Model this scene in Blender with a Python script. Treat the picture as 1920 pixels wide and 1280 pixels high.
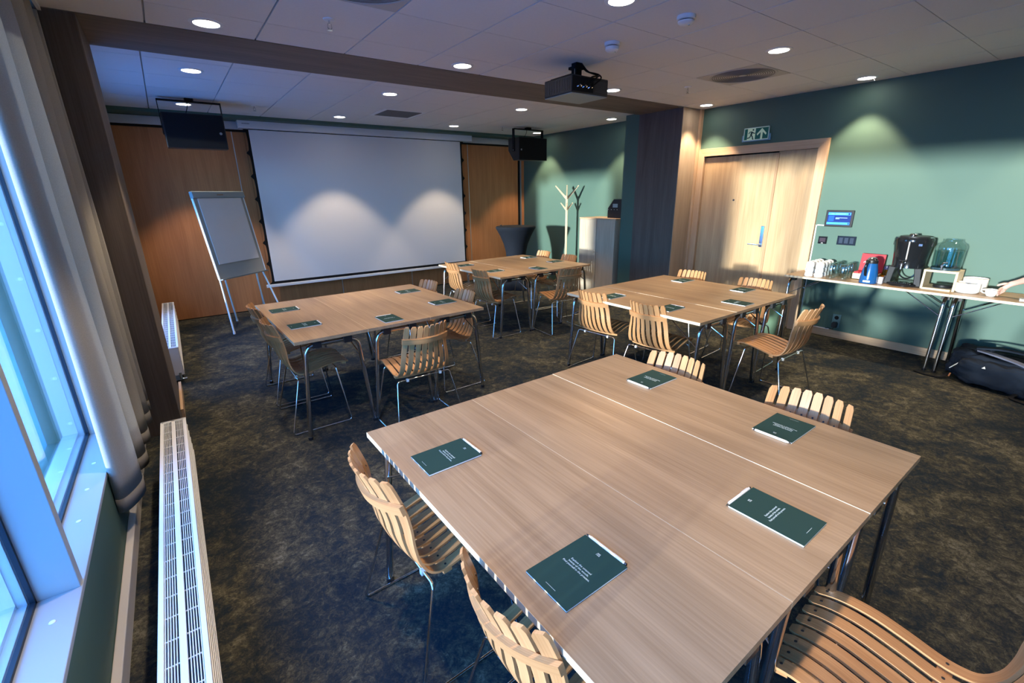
import bpy, math, random
from mathutils import Vector, Matrix
from math import sin, cos, pi, radians, sqrt

random.seed(7)
for o in list(bpy.data.objects):
    bpy.data.objects.remove(o, do_unlink=True)
SC = bpy.context.scene
COL = SC.collection

# ------------------------------------------------------------------ camera
CZ = 1.643
YAW, PITCH, ROLL = radians(35.78), radians(-17.874), radians(-0.881)
fw = Vector((sin(YAW)*cos(PITCH), cos(YAW)*cos(PITCH), sin(PITCH)))
rt = Vector((cos(YAW), -sin(YAW), 0))
up = rt.cross(fw)
r2 = cos(ROLL)*rt + sin(ROLL)*up
u2 = -sin(ROLL)*rt + cos(ROLL)*up
cam_d = bpy.data.cameras.new('camera')
cam_d.sensor_width = 36.0
cam_d.sensor_fit = 'HORIZONTAL'
cam_d.lens = 858.4/1920*36
cam_d.clip_start = 0.05
cam_d.clip_end = 500
cam = bpy.data.objects.new('camera', cam_d)
COL.objects.link(cam)
M = Matrix.Identity(4)
for i in range(3):
    M[i][0] = r2[i]; M[i][1] = u2[i]; M[i][2] = -fw[i]
M[0][3] = 0; M[1][3] = 0; M[2][3] = CZ
cam.matrix_world = M
SC.camera = cam

# ------------------------------------------------------------------ world, sun, exposure
W = bpy.data.worlds.new('world'); SC.world = W
W.use_nodes = True
wt = W.node_tree; wt.nodes.clear()
w_out = wt.nodes.new('ShaderNodeOutputWorld')
w_bg = wt.nodes.new('ShaderNodeBackground')
w_ramp = wt.nodes.new('ShaderNodeValToRGB')
w_sep = wt.nodes.new('ShaderNodeSeparateXYZ')
w_map = wt.nodes.new('ShaderNodeMapRange')
w_geo = wt.nodes.new('ShaderNodeTexCoord')
w_map.inputs['From Min'].default_value = -1; w_map.inputs['From Max'].default_value = 1
wt.links.new(w_geo.outputs['Generated'], w_sep.inputs[0])
wt.links.new(w_sep.outputs['Z'], w_map.inputs['Value'])
wt.links.new(w_map.outputs[0], w_ramp.inputs[0])
w_ramp.color_ramp.elements[0].position = 0.49
w_ramp.color_ramp.elements[0].color = (0.12, 0.38, 0.70, 1)
w_ramp.color_ramp.elements[1].position = 0.75
w_ramp.color_ramp.elements[1].color = (0.06, 0.28, 0.80, 1)
el = w_ramp.color_ramp.elements.new(0.53); el.color = (0.16, 0.50, 1.0, 1)
wt.links.new(w_ramp.outputs[0], w_bg.inputs['Color'])
w_bg.inputs['Strength'].default_value = 6.2
wt.links.new(w_bg.outputs[0], w_out.inputs['Surface'])

sun_d = bpy.data.lights.new('sun', 'SUN')
sun_d.energy = 5.6
sun_d.angle = radians(2.4)
sun_d.color = (1.0, 0.91, 0.82)
sun = bpy.data.objects.new('sun', sun_d); COL.objects.link(sun)
sun.rotation_euler = Vector((1.0, 0.114, -0.061)).to_track_quat('-Z', 'Y').to_euler()
sun.location = (-8, 3, 3)

SC.view_settings.view_transform = 'Standard'
SC.view_settings.look = 'None'
SC.view_settings.gamma = 1
SC.view_settings.use_curve_mapping = False
SC.view_settings.exposure = 0.85
SC.cycles.transparent_max_bounces = 32
SPOT_W = 60.0

# ------------------------------------------------------------------ materials
MATS = {}
def nodes(m):
    m.use_nodes = True
    return m.node_tree.nodes, m.node_tree.links, m.node_tree.nodes['Principled BSDF']
def mat(name, col, rough=0.5, metal=0.0, spec=0.5, noise=0.0, nscale=8.0, bump=0.0, bscale=200.0, emit=None, estr=0.0, alpha=None, trans=0.0, ior=1.45, sheen=0.0, coat=0.0):
    if name in MATS: return MATS[name]
    m = bpy.data.materials.new(name); n, l, b = nodes(m)
    b.inputs['Base Color'].default_value = (*col, 1)
    b.inputs['Roughness'].default_value = rough
    b.inputs['Metallic'].default_value = metal
    b.inputs['Specular IOR Level'].default_value = spec
    b.inputs['IOR'].default_value = ior
    if trans: b.inputs['Transmission Weight'].default_value = trans
    if sheen: b.inputs['Sheen Weight'].default_value = sheen
    if coat: b.inputs['Coat Weight'].default_value = coat
    if emit is not None:
        b.inputs['Emission Color'].default_value = (*emit, 1)
        b.inputs['Emission Strength'].default_value = estr
    if noise > 0:
        tc = n.new('ShaderNodeTexCoord'); nz = n.new('ShaderNodeTexNoise')
        nz.inputs['Scale'].default_value = nscale; nz.inputs['Detail'].default_value = 4
        l.new(tc.outputs['Object'], nz.inputs['Vector'])
        mx = n.new('ShaderNodeMix'); mx.data_type = 'RGBA'
        mx.inputs['A'].default_value = (*[c*(1-noise) for c in col], 1)
        mx.inputs['B'].default_value = (*[min(1, c*(1+noise)) for c in col], 1)
        l.new(nz.outputs['Fac'], mx.inputs['Factor']); l.new(mx.outputs['Result'], b.inputs['Base Color'])
    if bump > 0:
        tc = n.new('ShaderNodeTexCoord'); nz = n.new('ShaderNodeTexNoise')
        nz.inputs['Scale'].default_value = bscale; nz.inputs['Detail'].default_value = 2
        l.new(tc.outputs['Object'], nz.inputs['Vector'])
        bp = n.new('ShaderNodeBump'); bp.inputs['Strength'].default_value = bump; bp.inputs['Distance'].default_value = 0.002
        l.new(nz.outputs['Fac'], bp.inputs['Height']); l.new(bp.outputs['Normal'], b.inputs['Normal'])
    MATS[name] = m
    return m

def wood(name, c_dark, c_light, axis='Y', attr=False, scale=1.0, rough=0.45, fine=1.0, contrast=1.0, spec=0.4):
    """procedural grain running along one object axis (or along the 'gr' attribute's x)"""
    m = bpy.data.materials.new(name); n, l, b = nodes(m)
    if attr:
        src = n.new('ShaderNodeAttribute'); src.attribute_name = 'gr'; vec = src.outputs['Vector']; axis = 'X'
    else:
        src = n.new('ShaderNodeTexCoord'); vec = src.outputs['Object']
    oi = n.new('ShaderNodeObjectInfo')
    mul = n.new('ShaderNodeMath'); mul.operation = 'MULTIPLY'; mul.inputs[1].default_value = 37.0
    l.new(oi.outputs['Random'], mul.inputs[0])
    add = n.new('ShaderNodeVectorMath'); add.operation = 'ADD'
    l.new(vec, add.inputs[0]); l.new(mul.outputs[0], add.inputs[1])
    def mp(sl, sc):
        k = n.new('ShaderNodeMapping')
        s = [sc*scale]*3; s['XYZ'.index(axis)] = sl*scale
        k.inputs['Scale'].default_value = s
        l.new(add.outputs[0], k.inputs['Vector']); return k
    m1 = mp(1.1, 11); m2 = mp(2.5, 150*fine); m3 = mp(0.5, 4)
    n1 = n.new('ShaderNodeTexNoise'); n1.inputs['Scale'].default_value = 1; n1.inputs['Detail'].default_value = 5; n1.inputs['Distortion'].default_value = 0.6
    n2 = n.new('ShaderNodeTexNoise'); n2.inputs['Scale'].default_value = 1; n2.inputs['Detail'].default_value = 3
    n3 = n.new('ShaderNodeTexNoise'); n3.inputs['Scale'].default_value = 1; n3.inputs['Detail'].default_value = 2
    l.new(m1.outputs[0], n1.inputs[0]); l.new(m2.outputs[0], n2.inputs[0]); l.new(m3.outputs[0], n3.inputs[0])
    # cathedral rings from the broad noise
    rg = n.new('ShaderNodeMath'); rg.operation = 'MULTIPLY'; rg.inputs[1].default_value = 34
    l.new(n3.outputs['Fac'], rg.inputs[0])
    sn = n.new('ShaderNodeMath'); sn.operation = 'SINE'; l.new(rg.outputs[0], sn.inputs[0])
    a1 = n.new('ShaderNodeMath'); a1.operation = 'MULTIPLY_ADD'; a1.inputs[1].default_value = 0.05; l.new(sn.outputs[0], a1.inputs[0]); l.new(n1.outputs['Fac'], a1.inputs[2])
    a2 = n.new('ShaderNodeMath'); a2.operation = 'MULTIPLY_ADD'; a2.inputs[1].default_value = 0.95; l.new(n2.outputs['Fac'], a2.inputs[0]); l.new(a1.outputs[0], a2.inputs[2])
    mr = n.new('ShaderNodeMapRange'); mr.inputs['From Min'].default_value = 0.975-0.30/contrast; mr.inputs['From Max'].default_value = 0.975+0.30/contrast
    l.new(a2.outputs[0], mr.inputs['Value'])
    mx = n.new('ShaderNodeMix'); mx.data_type = 'RGBA'
    mx.inputs['A'].default_value = (*c_dark, 1); mx.inputs['B'].default_value = (*c_light, 1)
    l.new(mr.outputs[0], mx.inputs['Factor']); l.new(mx.outputs['Result'], b.inputs['Base Color'])
    bp = n.new('ShaderNodeBump'); bp.inputs['Strength'].default_value = 0.08; bp.inputs['Distance'].default_value = 0.001
    l.new(n2.outputs['Fac'], bp.inputs['Height']); l.new(bp.outputs['Normal'], b.inputs['Normal'])
    b.inputs['Roughness'].default_value = rough
    b.inputs['Specular IOR Level'].default_value = spec
    MATS[name] = m
    return m

def carpet_material():
    m = bpy.data.materials.new('carpet'); n, l, b = nodes(m)
    tc = n.new('ShaderNodeTexCoord')
    def nz(sc, det, dist=0.0, rough=0.6):
        k = n.new('ShaderNodeTexNoise'); k.inputs['Scale'].default_value = sc; k.inputs['Detail'].default_value = det
        k.inputs['Distortion'].default_value = dist; k.inputs['Roughness'].default_value = rough
        l.new(tc.outputs['Object'], k.inputs['Vector']); return k
    big = nz(2.0, 4, 1.2); mid = nz(11, 9, 1.5, 0.8); fine = nz(60, 6, 1.0, 0.8); pile = nz(420, 2)
    vor = n.new('ShaderNodeTexVoronoi'); vor.inputs['Scale'].default_value = 17; vor.feature = 'F1'
    dv = n.new('ShaderNodeVectorMath'); dv.operation = 'MULTIPLY_ADD'
    l.new(mid.outputs['Color'], dv.inputs[0]); dv.inputs[1].default_value = (0.12, 0.12, 0.12); l.new(tc.outputs['Object'], dv.inputs[2])
    l.new(dv.outputs[0], vor.inputs['Vector'])
    def mad(x, k, y):
        q = n.new('ShaderNodeMath'); q.operation = 'MULTIPLY_ADD'; q.inputs[1].default_value = k; l.new(x, q.inputs[0])
        if y is None: q.inputs[2].default_value = 0.0
        else: l.new(y, q.inputs[2])
        return q.outputs[0]
    v = mad(big.outputs['Fac'], 0.30, None); v = mad(mid.outputs['Fac'], 0.42, v); v = mad(fine.outputs['Fac'], 0.34, v); v = mad(vor.outputs['Distance'], -0.06, v)
    rp = n.new('ShaderNodeValToRGB'); cr = rp.color_ramp
    cr.elements[0].position = 0.435; cr.elements[0].color = (0.013, 0.021, 0.031, 1)
    cr.elements[1].position = 0.615; cr.elements[1].color = (0.155, 0.145, 0.105, 1)
    e = cr.elements.new(0.490); e.color = (0.030, 0.033, 0.034, 1)
    e = cr.elements.new(0.540); e.color = (0.064, 0.060, 0.043, 1)
    l.new(v, rp.inputs[0]); l.new(rp.outputs[0], b.inputs['Base Color'])
    bp = n.new('ShaderNodeBump'); bp.inputs['Strength'].default_value = 0.5; bp.inputs['Distance'].default_value = 0.004
    l.new(pile.outputs['Fac'], bp.inputs['Height']); l.new(bp.outputs['Normal'], b.inputs['Normal'])
    b.inputs['Roughness'].default_value = 0.95; b.inputs['Specular IOR Level'].default_value = 0.1
    MATS['carpet'] = m

def window_glass_material(name='window_glass', tint=(0.90, 0.97, 1.0), rough=0.0, ior=1.5):
    m = bpy.data.materials.new(name); m.use_nodes = True
    n, l = m.node_tree.nodes, m.node_tree.links; n.clear()
    o = n.new('ShaderNodeOutputMaterial'); t = n.new('ShaderNodeBsdfTransparent'); g = n.new('ShaderNodeBsdfGlossy')
    lw = n.new('ShaderNodeLayerWeight'); lw.inputs['Blend'].default_value = 0.5
    pw = n.new('ShaderNodeMath'); pw.operation = 'POWER'; pw.inputs[1].default_value = 5.0; l.new(lw.outputs['Facing'], pw.inputs[0])
    r0 = ((ior-1)/(ior+1))**2 if name == 'window_glass' else 0.10
    f = n.new('ShaderNodeMath'); f.operation = 'MULTIPLY_ADD'; f.inputs[1].default_value = 1-r0; f.inputs[2].default_value = r0; l.new(pw.outputs[0], f.inputs[0])
    t.inputs['Color'].default_value = (*tint, 1); g.inputs['Roughness'].default_value = rough
    mx = n.new('ShaderNodeMixShader')
    l.new(f.outputs[0], mx.inputs[0]); l.new(t.outputs[0], mx.inputs[1]); l.new(g.outputs[0], mx.inputs[2]); l.new(mx.outputs[0], o.inputs['Surface'])
    MATS[name] = m

def curtain_material():
    m = bpy.data.materials.new('curtain_linen'); m.use_nodes = True
    n, l = m.node_tree.nodes, m.node_tree.links; n.clear()
    o = n.new('ShaderNodeOutputMaterial'); d = n.new('ShaderNodeBsdfDiffuse'); t = n.new('ShaderNodeBsdfTranslucent')
    tc = n.new('ShaderNodeTexCoord'); mp = n.new('ShaderNodeMapping'); mp.inputs['Scale'].default_value = (300, 300, 300)
    nz = n.new('ShaderNodeTexNoise'); nz.inputs['Scale'].default_value = 1; nz.inputs['Detail'].default_value = 2
    l.new(tc.outputs['Object'], mp.inputs[0]); l.new(mp.outputs[0], nz.inputs[0])
    mx = n.new('ShaderNodeMix'); mx.data_type = 'RGBA'; mx.inputs['A'].default_value = (0.38, 0.36, 0.33, 1); mx.inputs['B'].default_value = (0.58, 0.56, 0.52, 1)
    l.new(nz.outputs['Fac'], mx.inputs['Factor']); l.new(mx.outputs['Result'], d.inputs['Color']); l.new(mx.outputs['Result'], t.inputs['Color'])
    ms = n.new('ShaderNodeMixShader'); ms.inputs[0].default_value = 0.35
    l.new(d.outputs[0], ms.inputs[1]); l.new(t.outputs[0], ms.inputs[2]); l.new(ms.outputs[0], o.inputs['Surface'])
    MATS['curtain_linen'] = m

carpet_material(); window_glass_material(); curtain_material()
window_glass_material('drinking_glass', (0.82, 0.89, 0.89), 0.03, 1.45)
window_glass_material('jar_water', (0.72, 0.86, 0.87), 0.02, 1.33)
window_glass_material('amber_glass', (0.85, 0.62, 0.08), 0.03, 1.45)
oak_top = wood('oak_top', (0.25, 0.155, 0.084), (0.45, 0.303, 0.180), 'Y', contrast=0.72, rough=0.40)
oak_edge = mat('oak_edge', (0.62, 0.50, 0.35), 0.5, noise=0.06)
chair_wood = wood('chair_oak', (0.36, 0.168, 0.066), (0.54, 0.284, 0.124), attr=True, fine=1.6, rough=0.42)
beech = wood('beech_panel', (0.40, 0.155, 0.055), (0.54, 0.225, 0.085), 'Z', fine=1.2, rough=0.45)
door_oak = wood('door_oak', (0.40, 0.25, 0.125), (0.56, 0.375, 0.205), 'Z', rough=0.45)
frame_oak = wood('frame_oak', (0.47, 0.30, 0.175), (0.60, 0.42, 0.27), 'Z', rough=0.5)
frame_oak_h = wood('frame_oak_across', (0.47, 0.30, 0.175), (0.60, 0.42, 0.27), 'Y', rough=0.5)
cab_oak = wood('cabinet_oak', (0.42, 0.34, 0.25), (0.58, 0.50, 0.39), 'Z', rough=0.4)
column_wood = wood('grey_column_wood', (0.095, 0.074, 0.062), (0.155, 0.124, 0.104), 'Z', rough=0.75, scale=0.8)
column_lit = wood('lit_column_wood', (0.30, 0.22, 0.155), (0.44, 0.335, 0.24), 'Z', rough=0.7, scale=0.8)  # brighter copy of the column wood, light on the near face painted in
beam_wood = wood('beam_wood', (0.150, 0.118, 0.090), (0.225, 0.180, 0.140), 'X', rough=0.75, scale=0.8)
light_wood = wood('birch_wood', (0.55, 0.43, 0.27), (0.68, 0.55, 0.37), 'Z', rough=0.5)
green = mat('green_paint', (0.072, 0.135, 0.106), 0.62, noise=0.03, nscale=3, bump=0.05, bscale=350)
tile_m = mat('ceiling_tile', (0.76, 0.74, 0.72), 0.9, noise=0.04, nscale=60, bump=0.15, bscale=400)
grid_m = mat('ceiling_grid', (0.40, 0.38, 0.36), 0.7)
white = mat('white_paint', (0.78, 0.78, 0.78), 0.5)
white_metal = mat('white_metal', (0.80, 0.81, 0.83), 0.35)
rad_grey = mat('radiator_grey', (0.52, 0.50, 0.49), 0.45)
alu = mat('aluminium', (0.62, 0.63, 0.66), 0.35, metal=0.85)
alu_dull = mat('aluminium_rail', (0.55, 0.55, 0.56), 0.5, metal=0.3)
chrome = mat('chrome', (0.62, 0.63, 0.65), 0.13, metal=1.0)
chrome_b = mat('bright_chrome', (0.80, 0.81, 0.83), 0.12, metal=1.0)
black = mat('black_plastic', (0.012, 0.012, 0.014), 0.4)
black_m = mat('black_matte', (0.010, 0.010, 0.011), 0.8, spec=0.2)
black_gl = mat('black_gloss', (0.010, 0.011, 0.013), 0.12)
dark_metal = mat('dark_metal', (0.05, 0.05, 0.055), 0.4, metal=0.6)
grey_pl = mat('grey_plastic', (0.30, 0.32, 0.31), 0.5)
screen_w = mat('screen_fabric', (0.74, 0.74, 0.76), 0.8, spec=0.1)
paper = mat('paper', (0.82, 0.82, 0.80), 0.8)
flip_paper = mat('flip_paper', (0.70, 0.70, 0.71), 0.85, noise=0.04, nscale=5)
board_grey = mat('board_grey', (0.36, 0.37, 0.36), 0.4)
nb_green = mat('notebook_cover', (0.016, 0.050, 0.043), 0.7, spec=0.25)
ink = mat('pale_ink', (0.62, 0.72, 0.70), 0.6)
pen_w = mat('pen_white', (0.80, 0.78, 0.74), 0.35)
porcelain = mat('porcelain', (0.82, 0.81, 0.79), 0.18)
navy = mat('navy_fabric', (0.010, 0.013, 0.020), 0.8, spec=0.15, noise=0.15, nscale=20)
bag_m = mat('backpack_nylon', (0.011, 0.016, 0.026), 0.9, spec=0.15, noise=0.35, nscale=9, bump=0.6, bscale=45)
bag_grey = mat('backpack_grey', (0.10, 0.11, 0.16), 0.7)
red = mat('red_card', (0.36, 0.012, 0.022), 0.5)
blue_en = mat('blue_enamel', (0.010, 0.085, 0.26), 0.2, coat=0.4)
orange = mat('orange_tag', (0.6, 0.22, 0.08), 0.6)
lamp_m = mat('lamp_lens', (1, 1, 1), 0.5, emit=(1.0, 0.93, 0.84), estr=14.0)
gasket = mat('window_gasket', (0.012, 0.022, 0.040), 0.5)
sign_green = mat('sign_green', (0.0, 0.115, 0.085), 0.4)
sign_pale = mat('sign_pale', (0.62, 0.78, 0.55), 0.4, emit=(0.6, 0.85, 0.5), estr=0.05)
sign_rim = mat('sign_rim', (0.55, 0.70, 0.72), 0.3)
scr_dark = mat('tablet_screen_dark', (0.0, 0.01, 0.05), 0.3, emit=(0.0, 0.015, 0.20), estr=1.0)
scr_light = mat('tablet_screen_bar', (0.05, 0.2, 0.5), 0.3, emit=(0.02, 0.26, 0.95), estr=1.0)
scr_mid = mat('tablet_screen_icon', (0.0, 0.05, 0.4), 0.3, emit=(0.01, 0.06, 0.80), estr=1.0)
scr_text = mat('tablet_screen_text', (0.2, 0.3, 0.6), 0.3, emit=(0.15, 0.30, 0.75), estr=1.0)
skin_m = mat('skin', (0.62, 0.36, 0.29), 0.5)
shirt_m = mat('shirt_cotton', (0.03, 0.03, 0.035), 0.85)
trouser_m = mat('trouser_cotton', (0.02, 0.022, 0.03), 0.85)
hair_m = mat('hair_brown', (0.05, 0.03, 0.02), 0.6)
outside_m = mat('outside_ground', (0.09, 0.20, 0.30), 0.9, noise=0.3, nscale=0.2)
bin_m = mat('bin_green', (0.16, 0.27, 0.18), 0.55)
hook_w = mat('white_plastic', (0.75, 0.75, 0.73), 0.4)

# ------------------------------------------------------------------ mesh helpers
class MB:
    def __init__(s): s.v = []; s.f = []; s.gr = None
    def add(s, vs, fs):
        k = len(s.v); s.v += [tuple(a) for a in vs]; s.f += [tuple(i+k for i in f) for f in fs]; return s
    def box(s, x0, x1, y0, y1, z0, z1):
        return s.add([(x0,y0,z0),(x1,y0,z0),(x1,y1,z0),(x0,y1,z0),(x0,y0,z1),(x1,y0,z1),(x1,y1,z1),(x0,y1,z1)],
                     [(0,3,2,1),(4,5,6,7),(0,1,5,4),(1,2,6,5),(2,3,7,6),(3,0,4,7)])
    def xbox(s, mtx, x0, x1, y0, y1, z0, z1):
        k = MB().box(x0,x1,y0,y1,z0,z1); return s.add([mtx @ Vector(a) for a in k.v], k.f)
    def cyl(s, c, r, z0, z1, n=20, r1=None):
        return s.lathe([(0,z0),(r,z0),(r if r1 is None else r1,z1),(0,z1)], n, c)
    def lathe(s, prof, n=24, c=(0,0,0), mod=None):
        vs = []; fs = []; rows = []
        for (r, z) in prof:
            if r < 1e-6:
                rows.append([len(vs)]); vs.append((c[0], c[1], c[2]+z))
            else:
                row = []
                for i in range(n):
                    a = 2*pi*i/n; q = r*(mod(a, z) if mod else 1)
                    row.append(len(vs)); vs.append((c[0]+q*cos(a), c[1]+q*sin(a), c[2]+z))
                rows.append(row)
        for A, B in zip(rows, rows[1:]):
            for i in range(n):
                j = (i+1) % n
                if len(A) == 1 and len(B) == 1: continue
                if len(A) == 1: fs.append((A[0], B[j], B[i]))
                elif len(B) == 1: fs.append((A[i], A[j], B[0]))
                else: fs.append((A[i], A[j], B[j], B[i]))
        return s.add(vs, fs)
    def tube(s, pts, r, n=8, cap=True, closed=False):
        pts = [Vector(p) for p in pts]; vs = []; fs = []; m = len(pts)
        rr = r if isinstance(r, (list, tuple)) else [r]*m
        ref = None
        for i, p in enumerate(pts):
            if closed: d = (pts[(i+1) % m]-pts[i-1]).normalized()
            else:
                d = (pts[min(i+1, m-1)]-pts[max(i-1, 0)]).normalized()
            if ref is None:
                ref = d.orthogonal().normalized()
            ref = (ref - d*ref.dot(d)).normalized()
            b = d.cross(ref)
            for k in range(n):
                a = 2*pi*k/n; vs.append(p+rr[i]*(cos(a)*ref+sin(a)*b))
        for i in range(m if closed else m-1):
            for k in range(n):
                a = i*n+k; b2 = i*n+(k+1) % n; j = ((i+1) % m)*n
                fs.append((a, b2, j+(k+1) % n, j+k))
        if cap and not closed:
            fs.append(tuple(range(n-1, -1, -1))); fs.append(tuple((m-1)*n+k for k in range(n)))
        return s.add(vs, fs)
    def prism(s, poly, h0, h1, fn):
        """poly: 2-D outline; fn(a, b, h) -> point"""
        n = len(poly); vs = [fn(a, b, h0) for a, b in poly]+[fn(a, b, h1) for a, b in poly]
        fs = [tuple(range(n-1, -1, -1)), tuple(range(n, 2*n))]+[(i, (i+1) % n, n+(i+1) % n, n+i) for i in range(n)]
        return s.add(vs, fs)
    def mesh(s, name, m=None, smooth=False, angle=40):
        me = bpy.data.meshes.new(name); me.from_pydata([tuple(a) for a in s.v], [], s.f)
        if m: me.materials.append(m)
        if s.gr:
            at = me.attributes.new('gr', 'FLOAT_VECTOR', 'POINT')
            at.data.foreach_set('vector', [c for g in s.gr for c in g])
        import bmesh
        bm = bmesh.new(); bm.from_mesh(me); bmesh.ops.recalc_face_normals(bm, faces=bm.faces); bm.to_mesh(me); bm.free()
        if smooth:
            me.shade_smooth(); me.set_sharp_from_angle(angle=radians(angle))
        me.update(); return me
    def build(s, name, m, parent=None, smooth=False, bevel=0.0, angle=40):
        return obj(name, s.mesh(name, m, smooth, angle), parent, bevel)

def obj(name, me, parent=None, bevel=0.0):
    o = bpy.data.objects.new(name, me); COL.objects.link(o)
    if parent is not None: o.parent = parent
    if bevel:
        b = o.modifiers.new('bevel', 'BEVEL'); b.width = bevel; b.segments = 2; b.limit_method = 'ANGLE'; b.angle_limit = radians(40)
    return o
def tag(o, label=None, cat=None, group=None, kind=None):
    if label: o['label'] = label
    if cat: o['category'] = cat
    if group: o['group'] = group
    if kind: o['kind'] = kind
    return o
def thing(name, label, cat, loc=(0,0,0), rz=0.0, group=None):
    o = bpy.data.objects.new(name, None); COL.objects.link(o); o.empty_display_size = 0.1
    o.location = loc; o.rotation_euler = (0, 0, rz)
    return tag(o, label, cat, group)
def copy_tree(o, parent=None):
    c = o.copy(); COL.objects.link(c)
    if parent is not None: c.parent = parent
    for ch in list(o.children): copy_tree(ch, c)
    return c
def struct(name, mb, m, smooth=False, bevel=0.0, label=None):
    o = mb.build(name, m, None, smooth, bevel); o['kind'] = 'structure'
    if label: o['label'] = label
    return o
def fillet(pts, rad, k=5):
    pts = [Vector(p) for p in pts]; out = [pts[0]]
    for a, b, c in zip(pts, pts[1:], pts[2:]):
        d1 = (a-b); d2 = (c-b); r = min(rad, d1.length*0.45, d2.length*0.45)
        p1 = b+d1.normalized()*r; p2 = b+d2.normalized()*r
        for i in range(k+1):
            t = i/k; out.append((1-t)**2*p1+2*t*(1-t)*b+t*t*p2)
    out.append(pts[-1]); return out
def text_mesh(body, size, m, name, extrude=0.0001, align='CENTER', space=1.0):
    cu = bpy.data.curves.new(name, 'FONT'); cu.body = body; cu.size = size; cu.extrude = extrude
    cu.align_x = align; cu.align_y = 'CENTER'; cu.space_line = space
    o = bpy.data.objects.new(name, cu); COL.objects.link(o)
    dg = bpy.context.evaluated_depsgraph_get()
    me = bpy.data.meshes.new_from_object(o.evaluated_get(dg)); me.materials.clear(); me.materials.append(m)
    bpy.data.objects.remove(o, do_unlink=True)
    me.name = name
    return me

# ================================================================== ROOM SHELL
XR, YB, YF, XL = 6.0, 7.843, -2.2, -0.46
HN, HF = 2.665, 2.685           # near and far suspended ceilings
BY0, BY1 = 3.935, 4.634         # beam / columns
struct('floor', MB().box(-0.46, 6.2, YF, 7.95, -0.05, 0.0), MATS['carpet'], label='dark leaf-patterned carpet floor')
# right wall with the door opening
DY0, DY1, DZ = 2.385, 3.86, 2.115
wr = MB().box(XR, XR+0.2, YF, DY0, 0, 2.75).box(XR, XR+0.2, DY1, YB+0.1, 0, 2.75).box(XR, XR+0.2, DY0, DY1, DZ, 2.75)
struct('wall_right', wr, green, label='matte green painted wall with the double door')
struct('wall_back', MB().box(-0.75, XR, YB+0.06, YB+0.2, 0, 2.75), mat('back_wall', (0.05, 0.05, 0.05), 0.8))
struct('wall_front', MB().box(-0.75, XR+0.2, YF-0.15, YF, 0, 2.75), mat('front_wall', (0.30, 0.33, 0.30), 0.7))
# window wall: below, above and beside the openings
WA = (-0.90, 3.16); WB = (4.66, 6.66); WZ0, WZ1 = 0.425, 2.37
wl = MB().box(-0.74, XL, YF, YB+0.1, 0, WZ0).box(-0.74, XL, YF, YB+0.1, WZ1, 2.75)
wl.box(-0.74, XL, YF, WA[0], WZ0, WZ1).box(-0.74, XL, WA[1], WB[0], WZ0, WZ1).box(-0.74, XL, WB[1], YB+0.1, WZ0, WZ1)
struct('wall_left', wl, green, label='green window wall with a low sill')
struct('baseboard_left', MB().box(XL+0.001, XL+0.032, YF, BY0-0.01, 0, 0.088), mat('pale_baseboard', (0.62, 0.58, 0.54), 0.5), bevel=0.004)
struct('baseboard_right', MB().box(XR-0.016, XR, YF, 2.335, 0, 0.085), frame_oak_h, bevel=0.003)
struct('outside_ground', MB().box(-220, -2, -200, 200, -7.2, -7.0), outside_m)

# windows: reveal plates, gasket, outer frame, glass, screw caps
cap_me = MB().lathe([(0, 0.002), (0.0075, 0.002), (0.009, 0.0)], 14).mesh('screw_cap', white_metal, True)
def window(idx, y0, y1):
    w = bpy.data.objects.new('window_%d' % idx, None); COL.objects.link(w); w['kind'] = 'structure'
    g = MB()
    for a in ((y0, y0+0.012, WZ0+0.02, WZ1), (y1-0.012, y1, WZ0+0.02, WZ1), (y0, y1, WZ0+0.02, WZ0+0.032), (y0, y1, WZ1-0.012, WZ1)):
        g.box(-0.578, -0.562, *a)
    g.build('gasket', gasket, w)
    f = MB()
    for a in ((y0, y0+0.022, WZ0, WZ1), (y1-0.022, y1, WZ0, WZ1), (y0, y1, WZ0, WZ0+0.05), (y0, y1, WZ1-0.05, WZ1)):
        f.box(-0.66, -0.60, *a)
    for a in ((y0, y0+0.016, WZ0, WZ1), (y1-0.016, y1, WZ0, WZ1), (y0, y1, WZ0, WZ0+0.035), (y0, y1, WZ1-0.035, WZ1)):
        f.box(-0.60, -0.578, *a)
    f.build('window_frame', mat('window_frame_paint', (0.45, 0.52, 0.58), 0.4), w)
    MB().box(-0.572, -0.568, y0+0.011, y1-0.011, WZ0+0.031, WZ1-0.011).build('pane', MATS['window_glass'], w)
    k = 0
    y = {1: 0.388-1.02, 2: y0+0.133}.get(idx, y0+0.1)
    while y < y1-0.03:
        c = obj('screw_cap', cap_me, w); c.location = (-0.510, y, WZ0+0.0205); y += 0.255
    z = 0.53 if idx != 1 else 9
    while z < WZ1-0.1:
        c = obj('screw_cap', cap_me, w); c.location = (-0.516, y1-0.0005, z); c.rotation_euler = (pi/2, 0, 0); z += 0.254
    return w
WINS = [(1, -0.85, 1.79), (2, 1.83, 3.12), (3, 4.70, 6.62)]
for w in WINS: window(*w)
plate = mat('reveal_plate', (0.40, 0.43, 0.47), 0.4)
sills = MB()
for (a, b) in (WA, WB): sills.box(-0.66, XL+0.006, a, b, WZ0, WZ0+0.02)
struct('trim_1', sills, plate, bevel=0.002, label='white window sill plate')
jambs = MB()
for a, b in ((-0.90, -0.85), (1.79, 1.83), (3.12, 3.16), (4.66, 4.70), (6.62, 6.66)):
    jambs.box(-0.66, XL+0.001, a, b, WZ0+0.02, WZ1)
struct('trim_2', jambs, plate, bevel=0.002, label='white window jamb plates')
heads = MB()
for (a, b) in (WA, WB): heads.box(-0.66, XL+0.001, a, b, WZ1-0.001, WZ1+0.02)
struct('trim_3', heads, plate)

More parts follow.
